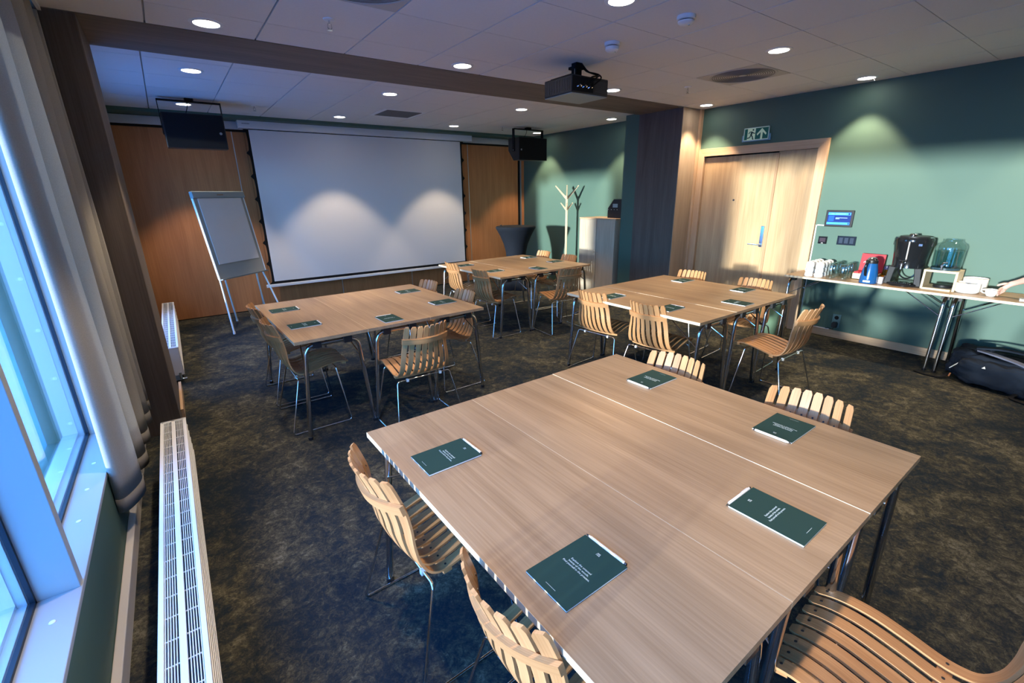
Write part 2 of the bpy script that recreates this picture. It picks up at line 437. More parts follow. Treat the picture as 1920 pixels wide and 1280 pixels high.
# columns and beam
struct('column_left', MB().box(-0.458, -0.205, BY0, BY1, 0, HN), column_wood, bevel=0.004, label='dark grey wooden column by the windows')
struct('baseboard_column', MB().box(-0.204, -0.185, BY0+0.2, BY1+0.2, 0, 0.085), frame_oak_h)
cr_ = MB().box(5.59, 5.945, BY0+0.004, BY1, 0, HN)
struct('column_right', cr_, column_wood, bevel=0.004, label='dark grey wooden column beside the door')
struct('trim_4', MB().box(5.592, 5.943, BY0-0.004, BY0+0.004, 0, HN-0.003), column_lit, label='wooden face of the column beside the door, coloured as lit')  # thin sheet that carries the painted light of the column's near face
struct('trim_5', MB().box(5.945, 5.999, 3.90, BY0+0.02, 0, HN-0.003), frame_oak, label='oak corner post between column and door')
struct('wall_pier', MB().box(5.60, XR, BY1, 4.88, 0, HF), green, label='green painted wall pier behind the column')
struct('beam', MB().box(-0.46, XR, BY0, BY1, HN-0.004, 2.80), beam_wood, bevel=0.003, label='brown wooden beam crossing the ceiling')

# suspended ceilings: grid backing plus single tiles
cs = bpy.data.objects.new('ceiling', None); COL.objects.link(cs); cs['kind'] = 'structure'
MB().box(-0.36, XR, YF, BY0-0.004, HN+0.013, HN+0.03).build('grid_backing', grid_m, cs)
MB().box(-0.46, XR, BY1+0.004, 7.50, HF+0.013, HF+0.03).build('grid_backing', grid_m, cs)
tile_cache = {}
def tiles(xs, ys, z, skip):
    for i in range(len(xs)-1):
        for j in range(len(ys)-1):
            x0, x1, y0, y1 = xs[i], xs[i+1], ys[j], ys[j+1]
            if any(x0-0.01 < a < x1 and y0-0.01 < b < y1 for a, b in skip): continue
            wx, wy = x1-x0-0.010, y1-y0-0.005
            key = (round(wx, 3), round(wy, 3))
            if key not in tile_cache:
                tile_cache[key] = MB().box(-wx/2, wx/2, -wy/2, wy/2, 0, 0.014).mesh('ceiling_tile', tile_m)
            o = obj('ceiling_tile', tile_cache[key], cs); o.location = ((x0+x1)/2, (y0+y1)/2, z)
nx = [-0.36, 0.115]+[0.715+0.6*k for k in range(9)]+[XR]
ny = [YF, -1.86, -1.26, -0.66, -0.06, 0.54, 1.14, 1.74, 2.34, 2.94, 3.54, BY0-0.004]
VN1, VN2, VF = (4.615, 2.64), (1.015, 2.64), (2.77, 6.39)
tiles(nx, ny, HN, [VN1, VN2])
fx = [-0.46, 0.07]+[0.67+0.6*k for k in range(9)]+[XR]
fy = [BY1+0.004, 4.89, 5.49, 6.09, 6.69, 7.29, 7.50]
tiles(fx, fy, HF, [VF])
# bulkhead, track and edge trim above the folding wall
struct('trim_6', MB().box(-0.46, XR, 7.50, YB+0.06, 2.645, 2.75), green)
struct('trim_7', MB().box(-0.46, 5.985, YB-0.06, YB+0.05, 2.54, 2.64), alu_dull, bevel=0.004, label='aluminium sliding track of the folding wall')
struct('trim_8', MB().box(-0.46, 5.985, YB-0.035, YB+0.05, 2.515, 2.54), black_m)
struct('trim_9', MB().box(-0.36, -0.345, YF, BY0-0.01, HN-0.02, HN+0.03), white)
struct('trim_10', MB().box(-0.455, -0.36, YF, BY0-0.01, 2.70, 2.74), mat('recess_paint', (0.12, 0.11, 0.09), 0.8))

# folding wall: separate beech panels with aluminium edges
def panel(x0, x1):
    p = thing('wall_panel', None, None, (x0, YB, 0))
    p['kind'] = 'structure'
    MB().box(0.006, x1-x0-0.006, 0, 0.05, 0.012, 2.515).build('panel_face', beech, p)
    MB().box(-0.006, 0.006, -0.004, 0.045, 0.012, 2.515).build('edge_strip', alu, p)
    return p
edges = [-0.46, 0.935, 2.165, 3.42, 4.705, 5.865]
for k, (a, b) in enumerate(zip(edges, edges[1:])):
    o = panel(a, b); o.name = 'wall_panel_%d' % (k+1)
struct('trim_11', MB().box(5.870, 5.905, YB-0.01, YB+0.05, 0, 2.515), black_m)
struct('trim_12', MB().box(5.905, 5.935, YB-0.015, YB+0.05, 0, 2.515), alu)
struct('trim_13', MB().box(5.935, XR-0.001, YB-0.02, YB+0.05, 0, 2.515), beech)
struct('trim_14', MB().box(-0.46, 5.87, YB+0.001, YB+0.05, 0, 0.012), black_m)

# ------------------------------------------------------------------ double door
door = bpy.data.objects.new('door_1', None); COL.objects.link(door); door['kind'] = 'structure'
door['label'] = 'oak double door with a wide and a narrow leaf'
MB().box(6.052, 6.2, DY0+0.001, DY1-0.001, 0, DZ-0.001).build('light_block', black_m, door)  # unseen black backing, added so no sky shines through the door gaps
MB().box(6.004, 6.05, 2.868, 3.808, 0.006, 2.062).build('wide_leaf', door_oak, door, bevel=0.002)
MB().box(6.008, 6.05, 2.434, 2.862, 0.006, 2.075).build('narrow_leaf', door_oak, door, bevel=0.002)
MB().box(5.998, 6.006, 2.850, 2.880, 0.006, 2.062).build('meeting_strip', wood('strip_oak', (0.36,0.21,0.11), (0.47,0.29,0.16), 'Z'), door)
fr = MB().prism([(2.329, 0), (2.431, 0), (2.431, 2.077), (2.329, 2.172)], 0, 0.05, lambda a, b, h: (5.966+h, a, b))
fr.prism([(3.811, 0), (3.898, 0), (3.898, 2.172), (3.811, 2.077)], 0, 0.05, lambda a, b, h: (5.966+h, a, b))
fr.build('frame_jambs', frame_oak, door, bevel=0.002)
MB().prism([(2.329, 2.172), (2.431, 2.077), (3.811, 2.077), (3.898, 2.172)], 0, 0.05, lambda a, b, h: (5.966+h, a, b)).build('frame_head', frame_oak_h, door, bevel=0.002)
hp = MB().box(5.994, 6.004, 2.898, 2.940, 0.955, 1.215).build('handle_plate', chrome_b, door, bevel=0.006)
lv = MB().tube([(5.998, 2.920, 0.985), (5.950, 2.920, 0.985)], 0.010, 10).tube(fillet([(5.952, 2.920, 0.985), (5.945, 2.935, 0.985), (5.945, 3.055, 0.990)], 0.01), 0.009, 10)
lv.build('lever', chrome_b, hp, True)
MB().tube([(6.006, 3.346, 1.523), (5.996, 3.346, 1.523)], 0.012, 12).build('peephole', dark_metal, door, True)

# ================================================================== CEILING FITTINGS
ring_me = MB().lathe([(0.070, 0.0), (0.072, -0.006), (0.092, -0.004), (0.094, 0.0)], 28).mesh('trim_ring', white_metal, True)
lens_me = MB().lathe([(0, -0.003), (0.055, -0.003), (0.071, -0.001)], 28).mesh('lens', lamp_m, True)
def downlight(x, y, z, label, group):
    t = thing('downlight', label, 'ceiling light', (x, y, z), 0, group)
    obj('trim_ring', ring_me, t); obj('lens', lens_me, t)
    d = bpy.data.lights.new('downlight_beam', 'SPOT'); d.energy = SPOT_W; d.color = (1.0, 0.78, 0.53)
    d.spot_size = radians(80); d.spot_blend = 0.35; d.shadow_soft_size = 0.045
    o = bpy.data.objects.new('downlight_beam', d); COL.objects.link(o); o.parent = t; o.location = (0, 0, -0.02)
    return t
for (x, y) in ((0.42, 3.735), (2.23, 3.74), (4.045, 3.73), (5.735, 3.71), (0.45, 2.06), (2.285, 2.075), (4.055, 2.05), (5.76, 2.023),
               (0.45, 0.40), (2.285, 0.40), (4.055, 0.40), (5.76, 0.36)):
    downlight(x, y, HN, 'round recessed downlight in the ceiling on the door side of the beam', 'downlights before the beam')
for (x, y) in ((0.403, 5.186), (2.19, 5.217), (3.99, 5.246), (5.65, 5.205), (0.40, 6.976), (2.18, 7.0), (3.97, 7.0), (5.70, 7.035)):
    downlight(x, y, HF, 'round recessed downlight in the ceiling between beam and projection screen', 'downlights beyond the beam')

def vent_round(c, z, label):
    t = thing('air_vent', label, 'vent', (c[0], c[1], z))
    MB().box(-0.295, 0.295, -0.295, 0.295, 0, 0.012).build('vent_plate', mat('vent_paint', (0.52, 0.49, 0.45), 0.6), t)
    r = MB()
    for k in range(13):
        q = 0.04+k*0.0185
        r.lathe([(q, 0.0), (q, -0.003), (q+0.006, -0.003), (q+0.006, 0.0)], 40)
    r.build('slot_rings', mat('vent_dark', (0.20, 0.185, 0.17), 0.8), t)
    MB().lathe([(0.28, 0), (0.282, -0.004), (0.29, -0.004), (0.292, 0)], 40).build('outer_ring', mat('vent_paint', (0, 0, 0)), t)
    return t
vent_round(VN1, HN-0.001, 'round slotted ceiling air diffuser near the exit sign wall')
vent_round(VN2, HN-0.001, 'round slotted ceiling air diffuser near the windows')
t = thing('air_vent', 'square perforated ceiling air vent in front of the projection screen', 'vent', (VF[0], VF[1], HF))
MB().box(-0.295, 0.295, -0.295, 0.295, 0.0, 0.012).build('vent_frame', white_metal, t)
g = MB()
for k in range(24): g.box(-0.24, 0.24, -0.24+k*0.02, -0.229+k*0.02, -0.003, 0.0)
g.build('grille', mat('vent_grey', (0.16, 0.16, 0.16), 0.7), t)

def detector(x, y, label, low):
    t = thing('smoke_detector', label, 'smoke detector', (x, y, HN))
    MB().lathe([(0.055, 0), (0.055, -0.018), (0.050, -0.022), (0, -0.022)], 28).build('base', white_metal, t, True)
    MB().lathe([(0.040, -0.022), (0.040, -0.028), (0, -0.028)], 24).build('gap', black_m, t)
    MB().lathe([(0.048, -0.028), (0.047, -0.036-low), (0.035, -0.046-low), (0, -0.048-low)], 28).build('head', white_metal, t, True)
    MB().lathe([(0, -0.050-low), (0.006, -0.049-low), (0.007, -0.046-low)], 10, (0.018, -0.012, 0)).build('indicator', chrome_b, t)
detector(2.824, 2.630, 'white round smoke detector beside the projector', 0.012)
detector(2.810, 2.018, 'white round smoke detector farther from the projector', 0.0)
def sprinkler(x, y, z, label):
    t = thing('sprinkler', label, 'sprinkler', (x, y, z))
    MB().lathe([(0.035, 0), (0.033, -0.006), (0.012, -0.008), (0, -0.008)], 24).build('escutcheon', white_metal, t, True)
    MB().tube([(0, 0, -0.006), (0, 0, -0.028)], 0.006, 8).tube([(-0.010, 0, -0.024), (-0.012, 0, -0.045), (0, 0, -0.058)], 0.0025, 6).tube([(0.010, 0, -0.024), (0.012, 0, -0.045), (0, 0, -0.058)], 0.0025, 6).build('yoke', chrome, t)
    MB().lathe([(0, -0.058), (0.016, -0.058), (0.016, -0.060), (0, -0.060)], 14).build('deflector', chrome, t)
sprinkler(1.02, 3.26, HN, 'small ceiling sprinkler head near the windows')
sprinkler(4.60, 3.208, HN, 'small ceiling sprinkler head near the door')
sprinkler(1.086, 6.68, HF, 'small ceiling sprinkler head above the flip chart')
sprinkler(4.68, 6.67, HF, 'small ceiling sprinkler head above the standing table')
tag(MB().tube(fillet([(5.745, 1.955, HN), (5.745, 1.955, HN-0.03), (5.757, 1.955, HN-0.042), (5.768, 1.955, HN-0.030)], 0.012), 0.003, 8).build('ceiling_hook', hook_w, None, True), 'small white hook hanging from the ceiling beside a downlight', 'hook')

# projector
t = thing('projector', 'black ceiling projector on a short bracket', 'projector', (2.99, 3.17, 2.40))
MB().box(-0.205, 0.205, -0.170, 0.170, 0.006, 0.135).build('casing', black, t, bevel=0.008)
MB().box(-0.200, 0.200, -0.165, 0.165, 0.0, 0.006).build('base_plate', grey_pl, t)
g = MB()
for k in range(13): g.box(-0.2075, -0.204, -0.140+k*0.020, -0.129+k*0.020, 0.025, 0.115)
g.build('side_vent', dark_metal, t)
MB().box(-0.20, 0.03, -0.1715, -0.168, 0.018, 0.125).build('socket_panel', black_m, t)
g = MB()
for k in range(6): g.tube([(-0.15+k*0.03, -0.172, 0.05+0.015*(k % 2)), (-0.145+k*0.03, -0.185, 0.055)], 0.006, 8)
g.build('plug', chrome, t)
g = MB()
for k in range(10): g.box(0.05, 0.185, -0.1725, -0.168, 0.03+k*0.0085, 0.034+k*0.0085)
g.build('rear_grille', dark_metal, t)
MB().box(-0.17, 0.17, -0.12, 0.13, 0.135, 0.148).build('top_cover', black_m, t)
MB().lathe([(0, 0), (0.045, 0), (0.045, 0.02), (0, 0.02)], 20, (0, 0, 0)).build('lens_ring', black_gl, t).matrix_local = Matrix.Translation((0.06, 0.168, 0.075)) @ Matrix.Rotation(-pi/2, 4, 'X')
br = MB().box(-0.03, 0.03, -0.03, 0.03, 0.148, 0.265).box(-0.055, 0.045, -0.04, 0.04, 0.215, 0.235)
br.build('ceiling_bracket', black_m, t)
MB().tube([(-0.05, -0.03, 0.215), (-0.05, -0.03, 0.165)], 0.0025, 6).tube([(-0.05, -0.03, 0.165), (-0.042, -0.03, 0.158), (-0.05, -0.03, 0.151), (-0.058, -0.03, 0.158)], 0.002, 6, closed=True).build('pull_ring', chrome, t)
for k in range(3):
    MB().tube(fillet([(0.02, -0.02-k*0.008, 0.26), (0.06+k*0.01, -0.05, 0.20), (0.13+k*0.012, -0.13, 0.175-k*0.006), (0.10-k*0.06, -0.20, 0.13), (0.0-k*0.05, -0.185, 0.06)], 0.05), 0.006, 8).build('cable', black_m, t, True)

# wall loudspeakers hung under the far ceiling
def speaker(x0, x1, label):
    w = x1-x0
    t = thing('loudspeaker', label, 'speaker', ((x0+x1)/2, 6.45, 2.17))
    MB().prism([(0.0, 0.0), (0.0, 0.35), (0.30, 0.35), (0.30, 0.16), (0.16, 0.0)], -w/2, w/2, lambda a, b, h: (h, a, b)).build('cabinet', black, t, bevel=0.004)
    MB().box(-w/2+0.01, w/2-0.01, -0.008, 0.0, 0.01, 0.34).build('grille_cloth', black_m, t)
    MB().lathe([(0, 0), (0.014, 0), (0.014, 0.003), (0, 0.003)], 14).build('badge', grey_pl, t).matrix_local = Matrix.Translation((w/2-0.05 if x0 < 2 else -w/2+0.04, -0.0115, 0.16)) @ Matrix.Rotation(pi/2, 4, 'X')
    b = MB().box(-w/2-0.012, w/2+0.012, 0.11, 0.17, 0.478, 0.490).box(-w/2-0.012, -w/2-0.005, 0.11, 0.17, 0.14, 0.490).box(w/2+0.005, w/2+0.012, 0.11, 0.17, 0.14, 0.490).box(-0.04, 0.04, 0.10, 0.18, 0.490, 0.515)
    b.build('bracket', black_m, t)
    MB().tube(fillet([(-0.02, 0.15, 0.51), (-0.02, 0.15, 0.44), (-0.06, 0.20, 0.34)], 0.05), 0.004, 6).build('cable', black_m, t)
    MB().tube([(-w/2-0.013, 0.14, 0.16), (-w/2-0.017, 0.14, 0.16)], 0.008, 10).build('bolt', chrome, t)
speaker(0.150, 0.715, 'black loudspeaker hanging above the flip chart')
speaker(4.850, 5.440, 'black loudspeaker hanging above the standing table')

# ================================================================== PROJECTION SCREEN
SY = 7.735
t = thing('projection_screen', 'pulled-down white projection screen with black border', 'screen', (2.82, SY, 0.34))
x0, x1 = 1.135-2.82, 4.490-2.82
MB().box(x0, x1, 0.0, 0.003, 0.085, 2.205).build('screen_fabric', screen_w, t)
def edge(sx):
    xo = x0 if sx < 0 else x1
    out = []; zt = [0.05+k*(2.16/7) for k in range(8)]
    N = 56
    for k in range(N+1):
        z = 0.045+k*(2.16/N); f = abs(((z-0.045)/(2.16/7)) % 1.0)
        d = min(f, 1-f)*2                     # 0 at a tab, 1 midway
        w = 0.030+0.030*max(0, 1-d/0.14)+0.012*(1-d)**2
        out.append((xo+sx*w, z))
    poly = [(xo, 0.045)]+out+[(xo, 2.205)]
    if sx > 0: poly = poly[::-1]
    m = MB().prism(poly, 0.0, 0.003, lambda a, b, h: (a, h, b))
    m.build('side_border', black_m, t)
    MB().tube([(xo+sx*0.062, 0.0015, 0.03), (xo+sx*0.062, 0.0015, 2.2)], 0.0015, 6).build('tension_cord', black_m, t)
edge(-1); edge(1)
MB().box(x0, x1, 0.0, 0.003, 0.045, 0.085).build('bottom_border', black_m, t)
MB().box(x0, x1, -0.001, 0.003, 2.200, 2.212).build('top_border', black_m, t)
MB().box(x0-0.12, x1+0.075, -0.012, 0.018, 0.0, 0.045).build('bottom_bar', white_metal, t, bevel=0.006)
hs = MB().box(x0-0.125, x1+0.215, -0.06, 0.075, 2.210, 2.345).build('housing', white_metal, t, bevel=0.012)
MB().box(x0-0.128, x0-0.118, -0.063, 0.078, 2.207, 2.348).box(x1+0.21, x1+0.218, -0.063, 0.078, 2.207, 2.348).build('end_cap', white_metal, hs)
g = MB()
for k in range(6): g.box(x0-0.075+k*0.016, x0-0.065+k*0.016, -0.0615, -0.060, 2.262, 2.274)
g.build('maker_mark', mat('mark_grey', (0.18, 0.19, 0.21), 0.6), hs)
MB().box(x0+0.35, x0+0.42, -0.04, 0.05, 2.345, 2.352).box(x1-0.42, x1-0.35, -0.04, 0.05, 2.345, 2.352).build('hanger', alu, t)

# ================================================================== RADIATORS
def radiator(y0, y1, label):
    L = y1-y0; yc = (y0+y1)/2
    t = thing('radiator', label, 'radiator', (-0.211, yc, 0.0))
    h0, h1, hw = 0.08, 0.35, 0.061
    MB().box(hw-0.012, hw, -L/2, L/2, h0, h1-0.004).build('front_panel', rad_grey, t, bevel=0.003)
    MB().box(-hw, -hw+0.012, -L/2, L/2, h0, h1-0.004).build('back_panel', rad_grey, t, bevel=0.003)
    for q in (-1, 1): MB().box(-hw, hw, q*(L/2-0.003)-0.007, q*(L/2-0.003)+0.007, h0, h1).build('end_cover', rad_grey, t, bevel=0.003)
    g = MB()
    for z in (0.12, 0.165, 0.21, 0.255, 0.30): g.box(hw, hw+0.0025, -L/2+0.005, L/2-0.005, z, z+0.004)
    g.build('front_rib', white_metal, t)
    fr = MB().box(-hw-0.003, -hw+0.013, -L/2, L/2, h1-0.008, h1).box(hw-0.013, hw+0.003, -L/2, L/2, h1-0.008, h1).box(-0.010, 0.010, -L/2, L/2, h1-0.008, h1)
    fr.box(-hw, hw, -L/2-0.006, -L/2+0.016, h1-0.008, h1).box(-hw, hw, L/2-0.016, L/2+0.006, h1-0.008, h1)
    fr.build('grille_frame', white_metal, t, bevel=0.002)
    bar = MB().box(-0.0011, 0.0011, -L/2+0.01, L/2-0.01, h1-0.014, h1-0.004).mesh('grille_bar', white_metal)
    for s in (-1, 1):
        for k in range(5):
            o = obj('grille_bar', bar, t); o.location.x = s*(0.0165+k*0.0072)
    wire = MB().box(-hw+0.01, hw-0.01, -0.0012, 0.0012, h1-0.010, h1-0.006).mesh('cross_wire', white_metal)
    k = int(L/0.10)
    for i in range(k):
        o = obj('cross_wire', wire, t); o.location.y = -L/2+0.05+i*L/k
    MB().box(-0.045, 0.045, -L/2+0.02, L/2-0.02, h0+0.01, 0.25).build('heating_core', mat('core_dark', (0.05, 0.085, 0.12), 0.6), t)
    f = MB()
    for y in (-L/2+0.12, 0, L/2-0.12): f.box(-0.03, 0.03, y-0.02, y+0.02, 0, h0+0.01)
    f.build('foot', white_metal, t)
    MB().tube(fillet([(0.03, -L/2-0.02, 0.11), (0.03, -L/2-0.02, 0.045), (0.075, -L/2-0.02, 0.045)], 0.02), 0.011, 10).build('valve', chrome_b, t, True)
radiator(0.42, 3.283, 'long low white convector radiator below the curtained window')
radiator(5.044, 7.42, 'low white convector radiator behind the window column')

# ================================================================== CURTAIN
t = thing('curtain', 'grey linen curtain bunched against the window column', 'curtain', (0, 0, 0))
path = []
ctrl = [(-0.425, 2.660), (-0.450, 2.625), (-0.448, 2.590), (-0.420, 2.585), (-0.385, 2.640), (-0.362, 2.720), (-0.372, 2.800), (-0.415, 2.850), (-0.440, 2.900), (-0.425, 2.955),
        (-0.375, 3.000), (-0.352, 3.070), (-0.370, 3.140), (-0.425, 3.185), (-0.440, 3.240), (-0.405, 3.300), (-0.360, 3.345), (-0.352, 3.410), (-0.385, 3.465), (-0.432, 3.510),
        (-0.435, 3.570), (-0.385, 3.620), (-0.352, 3.680), (-0.365, 3.745), (-0.420, 3.790), (-0.430, 3.845), (-0.390, 3.885), (-0.350, 3.905)]
def cat3(P, n):
    P = [Vector(p) for p in P]; Q = [2*P[0]-P[1]]+P+[2*P[-1]-P[-2]]; out = []
    for i in range(1, len(Q)-2):
        for k in range(n):
            t_ = k/n
            out.append(0.5*((2*Q[i])+(Q[i+1]-Q[i-1])*t_+(2*Q[i-1]-5*Q[i]+4*Q[i+1]-Q[i+2])*t_*t_+(3*Q[i]-Q[i-1]-3*Q[i+1]+Q[i+2])*t_**3))
    out.append(Q[-2]); return out
path = [(p[0], p[1]) for p in cat3(ctrl, 6)]
def curtain_mesh(z0, z1, off, nz):
    m = MB()
    for j in range(nz+1):
        z = z0+(z1-z0)*j/nz; q = 1-0.2*(z/2.6)
        for (x, y) in path:
            m.v.append((-0.395+(x+0.395)*q+off+0.004*sin(9*y+3*z), y+0.006*sin(4*z+y*7), z))
    n = len(path)
    for j in range(nz):
        for i in range(n-1): m.f.append((j*n+i, j*n+i+1, (j+1)*n+i+1, (j+1)*n+i))
    return m
c1 = curtain_mesh(0.295, 2.64, 0.0, 24).build('drape', MATS['curtain_linen'], t, True, angle=180)
s_ = c1.modifiers.new('solid', 'SOLIDIFY'); s_.thickness = 0.003
c2 = curtain_mesh(0.225, 0.295, 0.0, 2).build('hem', mat('curtain_hem', (0.20, 0.19, 0.18), 0.9), t, True, angle=180)
s_ = c2.modifiers.new('solid', 'SOLIDIFY'); s_.thickness = 0.005
MB().box(-0.412, -0.388, 2.4, 3.93, 2.655, 2.675).build('curtain_track', alu, t)

# ================================================================== FOLDING TABLES
def tube_path_leg(y):
    return fillet([(-0.236, y, 0.012), (-0.178, y, 0.684), (0.178, y, 0.684), (0.236, y, 0.012)], 0.075, 7)
TBL = {}
def make_table(label, loc, rz, group):
    t = thing('folding_table', label, 'table', loc, rz, group)
    if not TBL:
        TBL['top'] = MB().box(-0.2485, 0.2485, -0.70, 0.70, 0.7135, 0.735).mesh('table_top', oak_top)
        TBL['e1'] = MB().box(-0.2495, -0.2484, -0.70, 0.70, 0.7135, 0.7349).box(0.2484, 0.2495, -0.70, 0.70, 0.7135, 0.7349).mesh('edge_band', oak_edge)
        TBL['leg'] = MB().tube(tube_path_leg(0), 0.0150, 12).mesh('leg_frame', chrome, True, 60)
        TBL['br'] = MB().box(-0.028, 0.028, -0.03, 0.03, 0.664, 0.7133).mesh('bracket', black)
        TBL['rod'] = MB().tube([(0.200, 0.0, 0.52), (0.150, 0.30, 0.705)], 0.0045, 8).mesh('brace', chrome, True)
        TBL['rod2'] = MB().tube([(-0.200, 0.0, 0.52), (-0.150, 0.30, 0.705)], 0.0045, 8).mesh('brace', chrome, True)
        TBL['foot'] = MB().lathe([(0, 0), (0.0168, 0), (0.0168, 0.022), (0, 0.022)], 12).mesh('rubber_foot', black)
        TBL['bar'] = MB().box(-0.012, 0.012, -0.55, 0.55, 0.695, 0.7133).mesh('under_rail', black_m)
    obj('table_top', TBL['top'], t); obj('edge_band', TBL['e1'], t)
    o = obj('under_rail', TBL['bar'], t)
    for s in (-1, 1):
        lf = obj('leg_frame', TBL['leg'], t); lf.location.y = s*0.665
        for x in (-0.236, 0.236):
            f = obj('rubber_foot', TBL['foot'], lf); f.location = (x, 0, 0)
        for x in (-0.105, 0.105):
            b = obj('bracket', TBL['br'], t); b.location = (x, s*0.660, 0)
        for k in ('rod', 'rod2'):
            b = obj('brace', TBL[k], t); b.location.y = s*0.665
            if s > 0: b.scale.y = -1
    return t
SETS = {
 'T1': (1.2405, 0.9938, 0.657, 'the radiator tables'),
 'T2': (1.2424, 3.8726, 1.4815, 'the flip chart tables'),
 'T3': (3.7043, 2.4873, 0.367, 'the tables before the double door'),
 'T4': (3.6549, 5.0117, 2.34, 'the tables near the coat stand'),
}
def LIFT(k, d): return (k == 'T1' and d > 0.1) or (k in ('T3', 'T4') and d > -0.1)   # boards standing a touch higher
for k, (tx, ty, r, desc) in SETS.items():
    a = radians(r)
    for d, nm in ((-0.5, 'window-side'), (0.0, 'middle'), (0.5, 'wall-side')):
        tb_ = make_table('oak-topped folding table, %s one of three at %s' % (nm, desc), (tx+d*cos(a), ty+d*sin(a), 0), a, 'folding tables pushed together')
        if LIFT(k, d): tb_.scale.z = 1+0.0016/0.735
make_table('oak-topped folding table against the green wall holding the cups and coffee urn', (5.737, 1.654, 0), 0, 'folding tables along the green wall')
make_table('oak-topped folding table against the green wall above the backpack', (5.737, 0.252, 0), 0, 'folding tables along the green wall')

# ================================================================== CHAIRS
PROF = [(0.000, 0.806), (0.022, 0.747), (0.042, 0.685), (0.054, 0.615), (0.058, 0.552), (0.072, 0.487), (0.106, 0.437), (0.165, 0.426), (0.255, 0.446), (0.345, 0.463), (0.415, 0.463), (0.475, 0.448)]
def catmull(P, n):
    P = [Vector((a, b)) for a, b in P]; Q = [2*P[0]-P[1]]+P+[2*P[-1]-P[-2]]; out = []
    for i in range(1, len(Q)-2):
        for k in range(n):
            t = k/n
            out.append(0.5*((2*Q[i])+(Q[i+1]-Q[i-1])*t+(2*Q[i-1]-5*Q[i]+4*Q[i+1]-Q[i+2])*t*t+(3*Q[i]-Q[i-1]-3*Q[i+1]+Q[i+2])*t**3))
    out.append(Q[-2]); return out
def lerp_tab(tab, x):
    for (a, u), (b, v) in zip(tab, tab[1:]):
        if x <= b: return u+(v-u)*max(0, (x-a)/(b-a))
    return tab[-1][1]
CL = catmull(PROF, 4)
ss = [0.0]
for a, b in zip(CL, CL[1:]): ss.append(ss[-1]+(b-a).length)
LT = ss[-1]
WC = [(0, 0.143), (0.12, 0.149), (0.25, 0.166), (0.42, 0.186), (0.60, 0.186), (LT, 0.172)]      # half-width to outer slat centre
WS = [(0, 0.0350), (0.10, 0.0345), (0.20, 0.0320), (0.32, 0.0320), (0.42, 0.0360), (0.55, 0.0385), (LT, 0.0385)]
SG = [(0, 0.046), (0.12, 0.046), (0.25, 0.034), (0.36, 0.014), (0.45, 0.0), (LT, 0.0)]           # plan curvature of the back
LF = [(0, 0.0), (0.30, 0.0), (0.42, 0.010), (0.60, 0.010), (LT, 0.004)]                          # dish of the seat
def slat_point(k, tt):
    c = CL[k]; s = ss[k]
    d = (CL[min(k+1, len(CL)-1)]-CL[max(k-1, 0)]).normalized()
    n = Vector((d[1], -d[0]))            # points towards the sitter / up
    if n[1] < 0 and s > 0.45: n = -n
    g = lerp_tab(SG, s); f = lerp_tab(LF, s)
    u = c[0]-g*(1-tt*tt)-0.21; z = c[1]-f*(1-tt*tt)
    return u, tt*lerp_tab(WC, s), z, Vector((-d[1], d[0])) if False else Vector((-d[1], d[0]))
def slat_mesh(i):
    tt = (i-3.5)/3.5; m = MB(); m.gr = []
    th = 0.0085; K = len(CL)
    rows = []
    # extra end rings give the rounded tips
    st = [(0, 0.0), ]
    for k in range(K):
        u, v, z, nn = slat_point(k, tt)
        w = lerp_tab(WS, ss[k])/2
        e = min(ss[k], LT-ss[k])
        if e < 0.014: w *= (0.62+0.38*sqrt(max(0, 1-(1-e/0.014)**2)))
        yaw = 2*lerp_tab(SG, ss[k])*tt/max(lerp_tab(WC, ss[k]), 0.1)      # slat turns with the curved back
        base = len(m.v)
        for (a, b) in ((-1, -1), (1, -1), (1, 1), (-1, 1)):
            off = a*w
            m.v.append((u+nn[0]*b*th/2+off*sin(yaw), v+off*cos(yaw), z+nn[1]*b*th/2))
            m.gr.append((ss[k], a*w+i*0.31, i*1.7))
        rows.append(base)
    for a, b in zip(rows, rows[1:]):
        for q in range(4): m.f.append((a+q, a+(q+1) % 4, b+(q+1) % 4, b+q))
    m.f.append((rows[0]+3, rows[0]+2, rows[0]+1, rows[0])); m.f.append(tuple(rows[-1]+q for q in range(4)))
    return m.mesh('slat', chair_wood, True, 50)
def bar_mesh(name, s_at, off_n, half, th, hgt, n=17, along='back'):
    """wooden cross bar following the slats at arc length s_at"""
    k = min(range(len(ss)), key=lambda q: abs(ss[q]-s_at)); m = MB(); m.gr = []
    rows = []
    for j in range(n):
        tt = -1+2*j/(n-1); tx = tt*half/lerp_tab(WC, ss[k])
        u, v, z, nn = slat_point(k, tx)
        d = Vector((nn[1], -nn[0]))
        base = len(m.v)
        for (a, b) in ((-1, -1), (1, -1), (1, 1), (-1, 1)):
            m.v.append((u+nn[0]*(off_n+a*th/2)+d[0]*b*hgt/2, v, z+nn[1]*(off_n+a*th/2)+d[1]*b*hgt/2))
            m.gr.append((v, b*hgt+s_at, a*th))
        rows.append(base)
    for a, b in zip(rows, rows[1:]):
        for q in range(4): m.f.append((a+q, a+(q+1) % 4, b+(q+1) % 4, b+q))
    m.f.append((rows[0]+3, rows[0]+2, rows[0]+1, rows[0])); m.f.append(tuple(rows[-1]+q for q in range(4)))
    return m.mesh(name, chair_wood, True, 50)
def normal_sign():
    # which side of the back profile is the sitter's side (u positive)
    k = 8; u, v, z, nn = slat_point(k, 0)
    return 1 if nn[0] > 0 else -1
NS = normal_sign()
CH = {}
